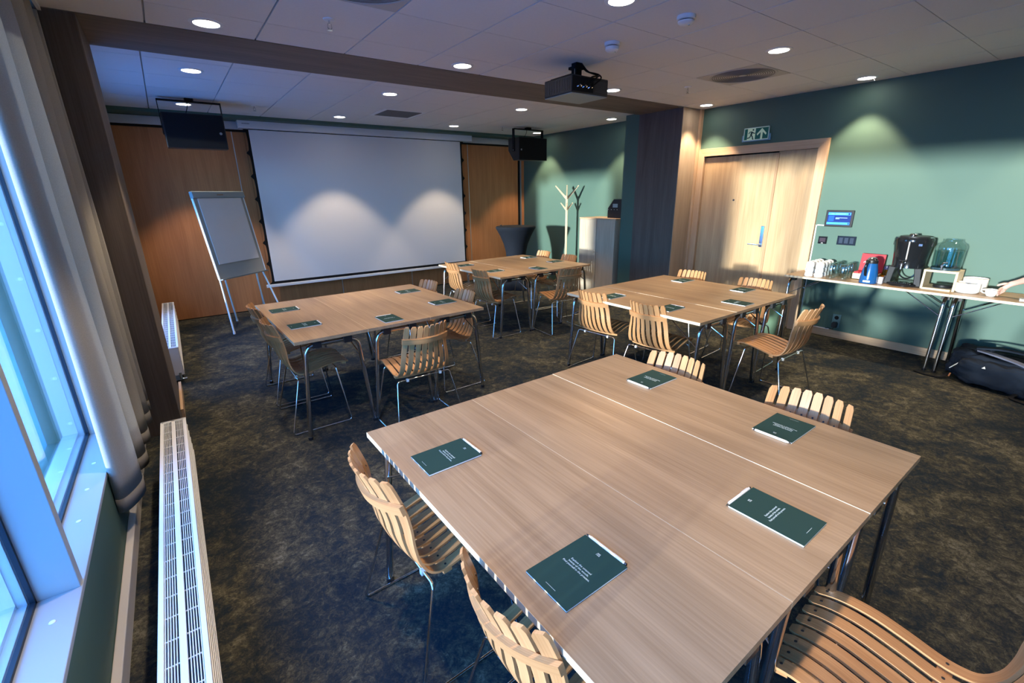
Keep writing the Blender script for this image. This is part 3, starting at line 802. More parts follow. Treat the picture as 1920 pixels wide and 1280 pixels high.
def make_chair(label, top_mid, face_deg, group):
    a = radians(face_deg)
    t = thing('dining_chair', label, 'chair', (top_mid[0]+0.21*cos(a), top_mid[1]+0.21*sin(a), 0), a, group)
    if not CH:
        CH['slats'] = [slat_mesh(i) for i in range(8)]
        CH['back_rail'] = bar_mesh('back_rail', 0.105, -NS*0.0125, 0.171, 0.015, 0.040)
        CH['rear_rail'] = bar_mesh('rear_rail', 0.445, -NS*0.014, 0.200, 0.019, 0.032)
        CH['front_rail'] = bar_mesh('front_rail', 0.735, -NS*0.014, 0.185, 0.019, 0.030)
        for s in (-1, 1):
            pts = fillet([(-0.105, s*0.150, 0.392), (-0.105, s*0.205, 0.392), (-0.205, s*0.268, 0.0065), (0.215, s*0.268, 0.0065), (0.165, s*0.190, 0.426), (0.165, s*0.140, 0.426)], 0.022, 5)
            CH['frame%d' % s] = MB().tube(pts, 0.0058, 10).mesh('sled_frame', chrome_b, True, 60)
        CH['rear_rod'] = MB().tube([(-0.105, -0.152, 0.392), (-0.105, 0.152, 0.392)], 0.0058, 10).mesh('cross_rod', chrome_b, True)
        CH['front_rod'] = MB().tube([(0.165, -0.142, 0.426), (0.165, 0.142, 0.426)], 0.0058, 10).mesh('cross_rod', chrome_b, True)
        CH['clip'] = MB().box(-0.009, 0.009, -0.008, 0.008, -0.012, 0.008).mesh('clip', hook_w)
        sc = MB()
        for i in range(8):
            tt = (i-3.5)/3.5
            for s_at in (0.105, 0.445, 0.735):
                k = min(range(len(ss)), key=lambda q: abs(ss[q]-s_at))
                u, v, z, nn = slat_point(k, tt); n3 = Vector((nn[0]*NS, 0, nn[1]*NS)); c = Vector((u, v, z))
                sc.tube([c+n3*0.003, c+n3*0.0052], 0.0042, 8)
        CH['screws'] = sc.mesh('screws', dark_metal)
    for me in CH['slats']: obj('slat', me, t)
    for k in ('back_rail', 'rear_rail', 'front_rail'): obj(k, CH[k], t)
    for s in (-1, 1): obj('sled_frame', CH['frame%d' % s], t)
    obj('cross_rod', CH['rear_rod'], t); obj('cross_rod', CH['front_rod'], t)
    for s in (-1, 1):
        c = obj('clip', CH['clip'], t); c.location = (-0.105, s*0.13, 0.392)
    obj('screws', CH['screws'], t)
    return t
CHAIRS = {
 'T1': [('a', (0.377, 1.355), 1.6), ('b', (0.4355, 0.680), 2.8), ('c', (2.052, 1.338), 184.3), ('d', (2.082, 0.705), 186.8), ('e', (1.283, -0.124), 94.0)],
 'T2': [('a', (0.425, 4.190), 0.0), ('b', (0.432, 3.585), 0.0), ('c', (2.044, 4.259), 185.8), ('d', (2.077, 3.584), 181.1), ('e', (1.292, 2.788), 90.7)],
 'T3': [('a', (2.921, 2.841), 6.2), ('b', (2.9275, 2.241), 5.8), ('c', (4.567, 2.905), 185.6), ('d', (4.5925, 2.219), 185.1), ('e', (3.782, 1.370), 90.2)],
 'T4': [('a', (2.852, 5.302), -0.5), ('b', (2.835, 4.600), 1.2), ('c', (4.541, 5.413), 175.5), ('d', (4.513, 4.819), 176.4), ('e', (3.738, 3.953), 84.3)],
}
SIDE = {'a': 'window side, nearer screen', 'b': 'window side, farther from screen', 'c': 'wall side, nearer screen', 'd': 'wall side, farther from screen', 'e': 'end facing the screen'}
for k, lst in CHAIRS.items():
    for (s, mid, ang) in lst:
        make_chair('slatted oak chair at %s, %s' % (SETS[k][3], SIDE[s]), mid, ang, 'slatted oak chairs')

# ================================================================== NOTEBOOKS AND PENS
NB = {}
def make_notebook(label, c, face_deg, group):
    t = thing('notebook', label, 'notebook', (c[0], c[1], 0.7352), radians(face_deg-90), group)
    if not NB:
        NB['cover'] = MB().box(-0.074, 0.074, -0.105, 0.105, 0.0052, 0.0060).mesh('cover', nb_green)
        NB['back'] = MB().box(-0.074, 0.074, -0.105, 0.105, 0.0, 0.0007).mesh('back_cover', nb_green)
        NB['pages'] = MB().box(-0.0735, 0.0735, -0.1045, 0.1045, 0.0007, 0.0052).mesh('pages', paper)
        NB['text'] = text_mesh('Explore the untamed\nbeauty of the woods.\nFind yourself in the process.', 0.0082, ink, 'lettering', space=1.15)
        em = MB()
        for r_, row in enumerate(((-0.0046, -0.0020, 0.0006, 0.0030), (-0.0052, -0.0018, 0.0012, 0.0040))):
            for q_, x_ in enumerate(row):
                y_ = 0.0026-r_*0.0052
                em.box(x_, x_+0.0011, y_-0.0019, y_+0.0019, 0, 0.0001).box(x_, x_+0.0021, y_+0.0011, y_+0.0019, 0, 0.0001)
                if q_ % 2: em.box(x_, x_+0.0021, y_-0.0019, y_-0.0011, 0, 0.0001)
        NB['logo'] = em.mesh('emblem', ink)
        ln = MB()
        for q_ in range(12): ln.box(-0.0170+q_*0.0029, -0.0152+q_*0.0029, -0.0006, 0.0006, 0, 0.0001)
        NB['line'] = ln.mesh('small_lettering', ink)
        NB['pen'] = MB().lathe([(0, -0.066), (0.0022, -0.066), (0.0045, -0.056), (0.0046, 0.052), (0.0040, 0.060), (0, 0.060)], 12).mesh('barrel', pen_w, True)
        NB['tip'] = MB().lathe([(0, -0.074), (0.0012, -0.074), (0.0024, -0.0655), (0, -0.0655)], 10).mesh('tip', black)
        NB['end'] = MB().lathe([(0, 0.0600), (0.0036, 0.0600), (0.0036, 0.066), (0, 0.066)], 10).mesh('push_button', dark_metal)
        NB['clip'] = MB().box(-0.0012, 0.0012, 0.0046, 0.0060, 0.020, 0.056).mesh('clip', pen_w)
    obj('cover', NB['cover'], t); obj('back_cover', NB['back'], t); obj('pages', NB['pages'], t)
    for nm, key, y in (('lettering', 'text', 0.006), ('emblem', 'logo', 0.078), ('small_lettering', 'line', -0.088)):
        o = obj(nm, NB[key], t); o.location = (0, y, 0.0061)
    return t
def make_pen(label, c, face_deg, group):
    a = radians(face_deg)
    t = thing('pen', label, 'pen', (c[0]+cos(a)*0.1105, c[1]+sin(a)*0.1105, 0.7399), 0, group)
    t.rotation_euler = (pi/2, 0, a)
    t.rotation_euler = (Matrix.Rotation(a-pi/2, 4, 'Z') @ Matrix.Rotation(pi/2, 4, 'Y')).to_euler()
    for k, nm in (('pen', 'barrel'), ('tip', 'tip'), ('end', 'push_button'), ('clip', 'clip')): obj(nm, NB[k], t)
    return t
BOOKS = {
 'T1': [('a', (0.654, 1.328)), ('b', (0.664, 0.657)), ('c', (1.827, 1.329)), ('d', (1.829, 0.690)), ('e', (1.273, 0.458))],
 'T2': [('a', (0.644, 4.182)), ('b', (0.668, 3.569)), ('c', (1.788, 4.232)), ('d', (1.832, 3.586)), ('e', (1.239, 3.339))],
 'T3': [('a', (3.150, 2.791)), ('b', (3.165, 2.189)), ('c', (4.300, 2.846)), ('d', (4.300, 2.193)), ('e', (3.757, 1.945))],
 'T4': [('a', (3.098, 5.361)), ('b', (3.140, 4.710)), ('c', (4.235, 5.414)), ('d', (4.240, 4.828)), ('e', (3.673, 4.505))],
}
FACE = {'a': 0, 'b': 0, 'c': 180, 'd': 180, 'e': 90}
for k, lst in BOOKS.items():
    for (s, c) in lst:
        f = FACE[s]+SETS[k][2]
        place = '%s, %s' % (SETS[k][3], SIDE[s])
        dz = 0.0016 if LIFT(k, {'a': -0.5, 'b': -0.5, 'c': 0.5, 'd': 0.5, 'e': 0.0}[s]) else 0.0
        make_notebook('dark green notebook at '+place, c, f, 'green notebooks on the tables').location.z += dz
        if (k, s) != ('T3', 'e'):
            make_pen('white pen by notebook at '+place, c, f, 'white pens by the notebooks').location.z += dz

# ================================================================== FLIP CHART
t = thing('flip_chart', 'grey flip chart easel with a paper pad', 'flip chart', (0.611, 6.93, 0.0), radians(40.4))
# local: x to the right, -y faces the room; the board leans back
tb = Matrix.Translation((0, 0, 1.204)) @ Matrix.Rotation(-radians(8.7), 4, 'X')
bw, bh = 0.38, 0.52
MB().xbox(tb, -bw, bw, -0.006, 0.012, -bh, bh).build('board', board_grey, t, bevel=0.003)
for q in (-1, 1): MB().xbox(tb, q*bw-0.007, q*bw+0.007, -0.012, 0.016, -bh, bh).build('side_rail', white_metal, t, bevel=0.003)
cl = MB().xbox(tb, -bw-0.012, bw+0.012, -0.030, 0.018, bh-0.075, bh+0.004).build('clamp_bar', mat('clamp_grey', (0.22, 0.27, 0.30), 0.4), t, bevel=0.008)
MB().xbox(tb, -0.045, 0.045, -0.032, -0.029, bh-0.045, bh-0.032).build('maker_mark', mat('mark_brown', (0.22, 0.15, 0.11), 0.6), cl)
MB().xbox(tb, -0.325, 0.325, -0.016, -0.007, -bh+0.18, bh-0.07).build('paper_pad', flip_paper, t)
MB().xbox(tb, -bw, bw, -0.050, 0.0, -bh-0.012, -bh+0.004).build('pen_tray', mat('tray_grey', (0.16, 0.18, 0.19), 0.4), t, bevel=0.002)
def loc_of(p):   # world -> local of flip chart
    return Matrix.Rotation(-radians(40.4), 4, 'Z') @ (Vector(p)-Vector((0.611, 6.93, 0)))
bl = tb @ Vector((-bw+0.02, 0.02, -bh)); brr = tb @ Vector((bw-0.03, 0.02, -bh)); tp = tb @ Vector((0.0, 0.02, bh-0.15))
for a, b in ((bl, loc_of((0.405, 6.585, 0.0))), (brr, loc_of((1.075, 6.915, 0.0))), (tb @ Vector((-bw+0.12, 0.03, -0.2)), loc_of((0.515, 7.30, 0.0))), (tb @ Vector((bw-0.12, 0.03, -0.2)), loc_of((0.93, 7.58, 0.0)))):
    MB().tube([a, b+Vector((0, 0, 0.012))], 0.011, 10).lathe([(0, 0), (0.014, 0), (0.014, 0.03), (0, 0.03)], 10, b).build('leg', white_metal, t, True)

# ================================================================== STANDING TABLE
t = thing('standing_table', 'round standing table under a stretched navy cover', 'table', (4.905, 6.645, 0))
prof = [(0.0, 1.100), (0.335, 1.100), (0.348, 1.092), (0.350, 1.078), (0.325, 1.030), (0.270, 0.93), (0.215, 0.80), (0.180, 0.66), (0.168, 0.52), (0.176, 0.38), (0.205, 0.24), (0.255, 0.12), (0.315, 0.03), (0.325, 0.005)]
def lobes(a, z):
    if z > 0.5: return 1.0
    k = (0.5-z)/0.5
    return 1-0.34*k*k*(0.5-0.5*cos(4*a))
MB().lathe(prof[1:], 48, mod=lobes).build('stretch_cover', navy, t, True, angle=70)
MB().lathe([(0, 1.102), (0.338, 1.102), (0.338, 1.098), (0, 1.098)], 48).build('table_top', navy, t)
g = MB()
for k in range(4):
    a = k*pi/2; g.lathe([(0, 0), (0.03, 0), (0.03, 0.006), (0, 0.006)], 12, (0.30*cos(a), 0.30*sin(a), 0))
g.build('foot', black, t)
tag(MB().lathe([(0, 0), (0.014, 0), (0.017, 0.016), (0.012, 0.022), (0, 0.022)], 14, (4.74, 6.86, 1.1025)).build('marker_cap', chrome, None, True), 'tiny metal cap on the standing table', 'cap')

# ================================================================== COAT STAND
t = thing('coat_stand', 'pale wooden coat stand with branching pegs', 'coat stand', (5.70, 6.206, 0), radians(-42.6))
MB().box(-0.019, 0.019, -0.019, 0.019, 0.02, 1.60).build('pole', light_wood, t, bevel=0.004)
for k in range(4):
    a = k*pi/2; d = Vector((cos(a), sin(a), 0)); sgn = 0.0
    def arm(r, z0, z1, w0, w1, nm, off):
        m = MB(); n = d.cross(Vector((0, 0, 1)))
        p0 = Vector((0, 0, z0))+d*off; p1 = d*r+Vector((0, 0, z1)); ax = (p1-p0).normalized(); up_ = ax.cross(n)
        vs = []
        for p, w in ((p0, w0), (p1, w1)):
            for (x, y) in ((-1, -1), (1, -1), (1, 1), (-1, 1)): vs.append(p+n*x*0.011+up_*y*w)
        m.add(vs, [(0, 3, 2, 1), (4, 5, 6, 7), (0, 1, 5, 4), (1, 2, 6, 5), (2, 3, 7, 6), (3, 0, 4, 7)])
        m.build(nm, light_wood, t, bevel=0.003)
    arm(0.200, 1.555, 1.765, 0.020, 0.009, 'upper_peg', 0.012)
    arm(0.105, 1.365, 1.480, 0.016, 0.008, 'lower_peg', 0.012)
    m = MB(); n = d.cross(Vector((0, 0, 1)))
    m.add([d*0.015+n*0.016+Vector((0, 0, 0.02)), d*0.23+n*0.016+Vector((0, 0, 0.0)), d*0.23-n*0.016, d*0.015-n*0.016+Vector((0, 0, 0.02)),
           d*0.015+n*0.016+Vector((0, 0, 0.10)), d*0.23+n*0.016+Vector((0, 0, 0.02)), d*0.23-n*0.016+Vector((0, 0, 0.02)), d*0.015-n*0.016+Vector((0, 0, 0.10))],
          [(0, 3, 2, 1), (4, 5, 6, 7), (0, 1, 5, 4), (1, 2, 6, 5), (2, 3, 7, 6), (3, 0, 4, 7)])
    m.build('foot', light_wood, t, bevel=0.003)

# ================================================================== CABINET with file box
t = thing('cabinet', 'tall pale oak two-door cabinet beside the green pier', 'cabinet', (5.76, 5.305, 0))
MB().box(-0.215, 0.225, -0.385, 0.385, 0.05, 1.235).build('body', cab_oak, t)
MB().box(-0.232, 0.23, -0.392, 0.392, 1.235, 1.256).build('top_board', frame_oak_h, t, bevel=0.002)
MB().box(-0.20, 0.215, -0.375, 0.375, 0.0, 0.05).build('plinth', dark_metal, t)
for s in (-1, 1):
    d = MB().box(-0.233, -0.216, s*0.194-0.189, s*0.194+0.189, 0.055, 1.230).build('door', cab_oak, t, bevel=0.002)
    MB().tube([(-0.233, s*0.028, 0.72), (-0.238, s*0.028, 0.72)], 0.008, 12).build('lock', chrome, d)
t = thing('file_box', 'black slanted cardboard file box on the oak cabinet', 'box', (5.77, 5.10, 1.2565))
fb = [(-0.10, 0.0), (0.18, 0.0), (0.18, 0.285), (0.02, 0.285), (-0.10, 0.145)]
bx = MB()
bx.prism(fb, -0.006, 0.0, lambda a, b, h: (h-0.11, -a, b)).prism(fb, 0.0, 0.006, lambda a, b, h: (h+0.11, -a, b))
bx.box(-0.11, 0.11, 0.094, 0.10, 0.0, 0.145).box(-0.11, 0.11, -0.18, 0.10, 0.0, 0.005).box(-0.11, 0.11, -0.18, -0.174, 0.0, 0.285)
bx.build('shell', black, t)
MB().box(-0.1175, -0.1162, -0.10, 0.00, 0.160, 0.215).build('label_card', mat('card_grey', (0.30, 0.36, 0.35), 0.6), t)
g = MB()
for k in range(4):
    g.lathe([(0, 0), (0.006, 0), (0.006, 0.003), (0, 0.003)], 10, (0, 0, 0)).v[-40:]
g = MB()
for k in range(4): g.tube([(-0.1165, 0.085-k*0.06, 0.128), (-0.1185, 0.085-k*0.06, 0.128)], 0.006, 10)
g.build('rivet', chrome, t)
MB().box(-0.09, 0.09, -0.16, -0.02, 0.006, 0.24).build('papers', mat('dark_papers', (0.06, 0.06, 0.07), 0.7), t)

# ================================================================== WALL FITTINGS
WX = XR-0.001
t = thing('exit_sign', 'green and white emergency exit sign with running figure and arrow', 'sign', (WX, 3.150, 2.225))
def wp(a, b, h): return (-h, -a, b)     # a: to the right in the picture, b: up, h: out of the wall
MB().prism([(-0.175, -0.012), (0.170, -0.012), (0.170, 0.06), (-0.175, 0.06)], 0.0, 0.018, wp).build('back_plate', mat('sign_back', (0.20, 0.36, 0.48), 0.3), t)
MB().prism([(-0.150, -0.002), (0.150, -0.002), (0.150, 0.138), (-0.150, 0.138)], 0.018, 0.030, wp).build('light_panel', sign_pale, t)
MB().prism([(-0.143, 0.006), (-0.108, 0.006), (-0.108, 0.130), (-0.143, 0.130)], 0.030, 0.0315, wp).build('green_strip', sign_green, t)
g = MB()
# arrow field with pale arrow: built as pieces around the arrow
g.prism([(-0.010, 0.006), (0.143, 0.006), (0.143, 0.130), (-0.010, 0.130)], 0.030, 0.0312, wp)
g.build('green_field', sign_green, t)
MB().prism([(0.055, 0.006), (0.079, 0.006), (0.079, 0.082), (0.118, 0.046), (0.125, 0.064), (0.067, 0.124), (0.009, 0.064), (0.016, 0.046), (0.055, 0.082)], 0.0312, 0.0324, wp).build('arrow', sign_pale, t)
man = MB()
def limb(p, w): 
    for (a, b), (c, d) in zip(p, p[1:]):
        L = sqrt((c-a)**2+(d-b)**2); n = (-(d-b)/L*w, (c-a)/L*w)
        man.prism([(a-n[0], b-n[1]), (c-n[0], d-n[1]), (c+n[0], d+n[1]), (a+n[0], b+n[1])], 0.030, 0.0318, wp)
limb([(-0.052, 0.092), (-0.062, 0.055)], 0.011)
limb([(-0.048, 0.094), (-0.030, 0.074), (-0.012, 0.076)], 0.0045)
limb([(-0.056, 0.096), (-0.080, 0.092), (-0.092, 0.072)], 0.0045)
limb([(-0.058, 0.055), (-0.042, 0.036), (-0.036, 0.010), (-0.026, 0.010)], 0.0058)
limb([(-0.064, 0.055), (-0.074, 0.030), (-0.106, 0.024)], 0.0058)
hd = [(-0.040+0.0095*cos(2*pi*k/14), 0.114+0.0095*sin(2*pi*k/14)) for k in range(14)]
man.prism(hd, 0.030, 0.0318, wp)
man.build('running_figure', mat('sign_figure', (0.0, 0.045, 0.03), 0.5), t)
rm = MB()
for a in ((-0.152, -0.148, -0.004, 0.140), (0.148, 0.152, -0.004, 0.140)): rm.prism([(a[0], a[2]), (a[1], a[2]), (a[1], a[3]), (a[0], a[3])], 0.018, 0.034, wp)
for a in ((-0.004, 0.0), (0.136, 0.140)): rm.prism([(-0.152, a[0]), (0.152, a[0]), (0.152, a[1]), (-0.152, a[1])], 0.018, 0.034, wp)
rm.build('rim', sign_rim, t)

t = thing('tablet_panel', 'wall-mounted tablet with a blue booking screen', 'tablet', (WX, 2.100, 1.241))
MB().prism([(-0.134, 0), (0.134, 0), (0.134, 0.178), (-0.134, 0.178)], 0.0, 0.022, wp).build('housing', black, t, bevel=0.005)
MB().prism([(-0.112, 0.022), (0.112, 0.022), (0.112, 0.156), (-0.112, 0.156)], 0.022, 0.0235, wp).build('screen', scr_dark, t)
g = MB().prism([(-0.108, 0.126), (0.108, 0.126), (0.108, 0.153), (-0.108, 0.153)], 0.0235, 0.0242, wp).prism([(-0.112, 0.026), (0.108, 0.026), (0.108, 0.050), (-0.112, 0.050)], 0.0235, 0.0242, wp)
g.build('screen_bars', scr_light, t)
MB().prism([(-0.100, 0.062), (-0.048, 0.062), (-0.048, 0.118), (-0.100, 0.118)], 0.0235, 0.0242, wp).build('screen_icon', scr_mid, t)
g = MB()
for k, (a, b, z) in enumerate(((-0.032, 0.080, 0.094), (-0.032, 0.006, 0.084))): g.prism([(a, z), (b, z), (b, z+0.006), (a, z+0.006)], 0.0235, 0.0242, wp)
g.prism([(-0.080, 0.138), (-0.050, 0.138), (-0.050, 0.142), (-0.080, 0.142)], 0.0242, 0.0246, wp).prism([(-0.036, 0.138), (0.060, 0.138), (0.060, 0.142), (-0.036, 0.142)], 0.0242, 0.0246, wp)
g.build('screen_text', scr_text, t)
MB().prism([(0.084, 0.130), (0.100, 0.130), (0.100, 0.149), (0.084, 0.149)], 0.0242, 0.0246, wp).prism([(0.092, 0.030), (0.104, 0.030), (0.104, 0.046), (0.092, 0.046)], 0.0242, 0.0246, wp).build('screen_button', scr_dark, t)

t = thing('thermostat', 'small black square control on the wall under the tablet, nearest the door', 'switch', (WX, 2.225, 1.048))
MB().prism([(-0.044, 0), (0.044, 0), (0.044, 0.082), (-0.044, 0.082)], 0.0, 0.012, wp).build('plate', black_gl, t, bevel=0.003)
MB().prism([(-0.030, 0.022), (0.030, 0.022), (0.030, 0.066), (-0.030, 0.066)], 0.012, 0.014, wp).build('display', mat('display_dark', (0.05, 0.035, 0.045), 0.2), t)
MB().prism([(-0.012, 0.006), (0.012, 0.006), (0.006, 0.012), (-0.006, 0.012)], 0.012, 0.0135, wp).build('mark', white, t)
t = thing('switch_panel', 'wide black glass switch panel on the wall under the tablet', 'switch', (WX, 1.992, 1.050))
MB().prism([(-0.090, 0), (0.090, 0), (0.090, 0.096), (-0.090, 0.096)], 0.0, 0.010, wp).build('plate', mat('switch_glass', (0.012, 0.02, 0.035), 0.15), t, bevel=0.002)
for k in range(3):
    c = MB().prism([(-0.070+k*0.052, 0.018), (-0.034+k*0.052, 0.018), (-0.034+k*0.052, 0.078), (-0.070+k*0.052, 0.078)], 0.010, 0.0115, wp).build('touch_key', mat('touch_key', (0.03, 0.045, 0.075), 0.25), t)
t = thing('cable_duct', 'thin white cable duct running from the tablet down the door frame', 'cable duct', (WX, 2.318, 0.0))
MB().prism([(0.0, 1.247), (0.084, 1.247), (0.084, 1.258), (0.0, 1.258)], 0.0, 0.010, wp).build('across', white, t)
MB().prism([(-0.003, 0.09), (0.008, 0.09), (0.008, 1.258), (-0.003, 1.258)], 0.0, 0.010, wp).build('down', white, t)
MB().prism([(0.0, 0.085), (0.33, 0.085), (0.33, 0.092), (0.0, 0.092)], 0.0, 0.010, wp).build('along', white, t)
t = thing('wall_socket', 'double wall socket low on the green wall behind the table', 'socket', (WX, 1.930, 0.120))
MB().prism([(-0.042, 0), (0.042, 0), (0.042, 0.155), (-0.042, 0.155)], 0.0, 0.010, wp).build('plate', mat('socket_green', (0.10, 0.19, 0.20), 0.5), t, bevel=0.003)
g = MB()
for z in (0.04, 0.115): g.prism([(0.022*cos(2*pi*k/20), z+0.022*sin(2*pi*k/20)) for k in range(20)], 0.010, 0.0115, wp)
g.build('socket_hole', black_m, t)
t = thing('plug', 'black power plug in the low wall socket', 'plug', (WX-0.012, 1.930, 0.125))
MB().prism([(-0.024, 0), (0.024, 0), (0.028, 0.045), (0.016, 0.064), (-0.016, 0.064), (-0.028, 0.045)], 0.0, 0.045, wp).build('body', black, t, bevel=0.004)
MB().tube(fillet([(-0.03, 0.0, 0.002), (-0.03, 0.01, -0.025), (-0.01, 0.05, -0.02), (-0.005, 0.09, -0.03)], 0.02), 0.004, 8).build('cord', black, t, True)

t = thing('waste_bin', 'pale green round waste bin at the double door', 'bin', (5.43, 2.44, 0))
MB().lathe([(0, 0), (0.112, 0), (0.13, 0.44), (0.126, 0.44), (0.108, 0.012), (0, 0.012)], 28).build('bin_body', bin_m, t, True)
MB().lathe([(0.126, 0.437), (0.134, 0.437), (0.134, 0.452), (0.126, 0.452)], 28).build('rim', bin_m, t, True)

# ================================================================== COFFEE TABLE THINGS
TZ = 0.7352
CUP = {}
def stack_cup(x, y, z):
    t = thing('cup', 'white porcelain cup turned over in the stacked rows by the door frame', 'cup', (x, y, z), 0.0, 'stacked white cups')
    if not CUP:
        CUP['b'] = MB().lathe([(0.040, 0.0), (0.041, 0.004), (0.040, 0.030), (0.034, 0.050), (0.024, 0.056), (0.018, 0.056), (0.017, 0.060), (0.0, 0.060)], 24).mesh('bowl', porcelain, True, 60)
        CUP['h'] = MB().tube(fillet([(-0.037, 0, 0.040), (-0.058, 0, 0.036), (-0.056, 0, 0.018), (-0.039, 0, 0.014)], 0.012), 0.0042, 8).mesh('handle', porcelain, True)
    obj('bowl', CUP['b'], t); h = obj('handle', CUP['h'], t); h.rotation_euler.z = random.uniform(-0.5, 0.4)
    return t
for i, x in enumerate((5.600, 5.690, 5.780, 5.868)):
    for y in (2.152, 2.055):
        for k in range(3): stack_cup(x, y+i*0.004, TZ+k*0.0495)
GL = {}
def glass(x, y):
    t = thing('drinking_glass', 'clear drinking glass in the rows beside the stacked cups', 'glass', (x, y, TZ), 0, 'clear drinking glasses')
    if not GL:
        p = [(0.0395, 0.0), (0.0400, 0.004), (0.0385, 0.06), (0.0345, 0.13), (0.030, 0.150), (0.020, 0.156), (0.0, 0.156), ]
        q = [(0.0, 0.146), (0.018, 0.146), (0.0275, 0.142), (0.0325, 0.126), (0.0365, 0.06), (0.0375, 0.0), (0.0395, 0.0)]
        GL['g'] = MB().lathe(p, 24, mod=lambda a, z: 1+0.018*cos(12*a)*(1 if 0.01 < z < 0.13 else 0)).mesh('tumbler', MATS['drinking_glass'], True, 60)
        GL['f'] = MB().lathe([(0, 0.150), (0.026, 0.150), (0.026, 0.154), (0, 0.154)], 20).mesh('glass_base', MATS['drinking_glass'], True)
    obj('tumbler', GL['g'], t); obj('glass_base', GL['f'], t)
for i, x in enumerate((5.610, 5.697, 5.784, 5.872)):
    for y in (1.945, 1.835): glass(x, y+0.004*i)

# tea box
t = thing('tea_box', 'open red tea box with wooden tray and upright lid', 'box', (5.815, 1.690, TZ))
MB().box(-0.085, 0.085, -0.105, 0.105, 0.0, 0.006).box(-0.085, -0.077, -0.105, 0.105, 0.0, 0.062).box(0.077, 0.085, -0.105, 0.105, 0.0, 0.062).box(-0.085, 0.085, -0.105, -0.097, 0.0, 0.062).box(-0.085, 0.085, 0.097, 0.105, 0.0, 0.062).build('tray', light_wood, t)
g = MB()
for k in range(4): g.box(-0.074, 0.072, -0.094+k*0.048, -0.052+k*0.048, 0.006, 0.078)
g.build('tea_packets', mat('tea_red', (0.48, 0.02, 0.03), 0.5), t)
ld = MB().xbox(Matrix.Translation((0.088, 0, 0.062)) @ Matrix.Rotation(radians(8), 4, 'Y'), -0.006, 0.006, -0.105, 0.105, 0.0, 0.19).build('lid', red, t, bevel=0.002)
g = MB()
lm = Matrix.Translation((0.088, 0, 0.062)) @ Matrix.Rotation(radians(8), 4, 'Y')
g.tube([lm @ Vector((-0.0075, 0.075-0.012*k, 0.095+0.014*sin(k*1.9))) for k in range(11)], 0.0035, 6)
g.build('lid_script', white, ld)

# thermos pot
t = thing('thermos_jug', 'blue thermos jug with black handle and chrome lid', 'jug', (5.600, 1.603, TZ), radians(0))
MB().lathe([(0, 0), (0.073, 0), (0.076, 0.006), (0.074, 0.05), (0.064, 0.13), (0.052, 0.185), (0.049, 0.198), (0, 0.198)], 36).build('jug_body', blue_en, t, True)
MB().lathe([(0.0495, 0.196), (0.051, 0.205), (0.050, 0.224), (0.036, 0.232), (0, 0.232)], 30).build('collar', black, t, True)
MB().lathe([(0.040, 0.228), (0.041, 0.236), (0.030, 0.250), (0.012, 0.256), (0, 0.256)], 28).build('lid', chrome, t, True)
MB().tube(fillet([(-0.047, 0.008, 0.212), (-0.088, 0.014, 0.206), (-0.097, 0.016, 0.165), (-0.079, 0.012, 0.088), (-0.064, 0.010, 0.080)], 0.03), [0.011]*26, 10).build('handle', black_gl, t, True)
MB().tube([(0.04, 0, 0.215), (0.062, 0, 0.226)], 0.012, 10).build('spout', black, t, True)
MB().lathe([(0.0768, 0.012), (0.0772, 0.012), (0.0768, 0.030), (0.0764, 0.030)], 36).build('band', mat('label_pale', (0.55, 0.62, 0.66), 0.4), t) if False else None
lab = MB()
for k in range(9):
    a = pi+radians(-14+k*5.0)-0.05
    a2 = a+radians(5.0)
    lab.add([(0.0772*cos(a), 0.0772*sin(a), 0.014), (0.0772*cos(a2), 0.0772*sin(a2), 0.014), (0.0766*cos(a2), 0.0766*sin(a2), 0.032), (0.0766*cos(a), 0.0766*sin(a), 0.032)], [(0, 1, 2, 3)])
lab.build('label', mat('label_pale', (0.60, 0.66, 0.68), 0.4), t)

# honey bottle, small jar
t = thing('honey_bottle', 'amber glass bottle with dark stopper behind the thermos jug', 'bottle', (5.885, 1.548, TZ))
MB().lathe([(0, 0), (0.040, 0), (0.043, 0.008), (0.040, 0.055), (0.024, 0.098), (0.019, 0.112), (0, 0.112)], 24).build('bottle_body', MATS['amber_glass'], t, True)
MB().lathe([(0, 0.003), (0.036, 0.003), (0.039, 0.010), (0.036, 0.045), (0, 0.045)], 24).build('honey', mat('honey', (0.55, 0.30, 0.01), 0.3), t, True)
MB().lathe([(0.021, 0.110), (0.024, 0.118), (0.022, 0.142), (0.010, 0.150), (0, 0.150)], 20).build('stopper', mat('stopper_dark', (0.015, 0.02, 0.06), 0.3), t, True)
t = thing('sugar_jar', 'tiny clear jar between thermos jug and coffee urn', 'jar', (5.700, 1.528, TZ))
MB().lathe([(0, 0), (0.024, 0), (0.026, 0.02), (0.022, 0.040), (0.018, 0.046), (0.016, 0.046), (0.020, 0.038), (0.023, 0.02), (0.02, 0.004), (0, 0.004)], 20).build('jar_body', MATS['drinking_glass'], t, True)
MB().lathe([(0, 0.004), (0.019, 0.004), (0.021, 0.018), (0, 0.020)], 18).build('sugar', porcelain, t, True)
t = thing('milk_carton', 'pale small carton beside the thermos jug', 'carton', (5.665, 1.515, TZ))
t.location = (5.640, 1.510, TZ)
MB().box(-0.018, 0.018, -0.018, 0.018, 0, 0.065).build('carton_body', mat('carton_pale', (0.55, 0.52, 0.58), 0.5), t, bevel=0.002)

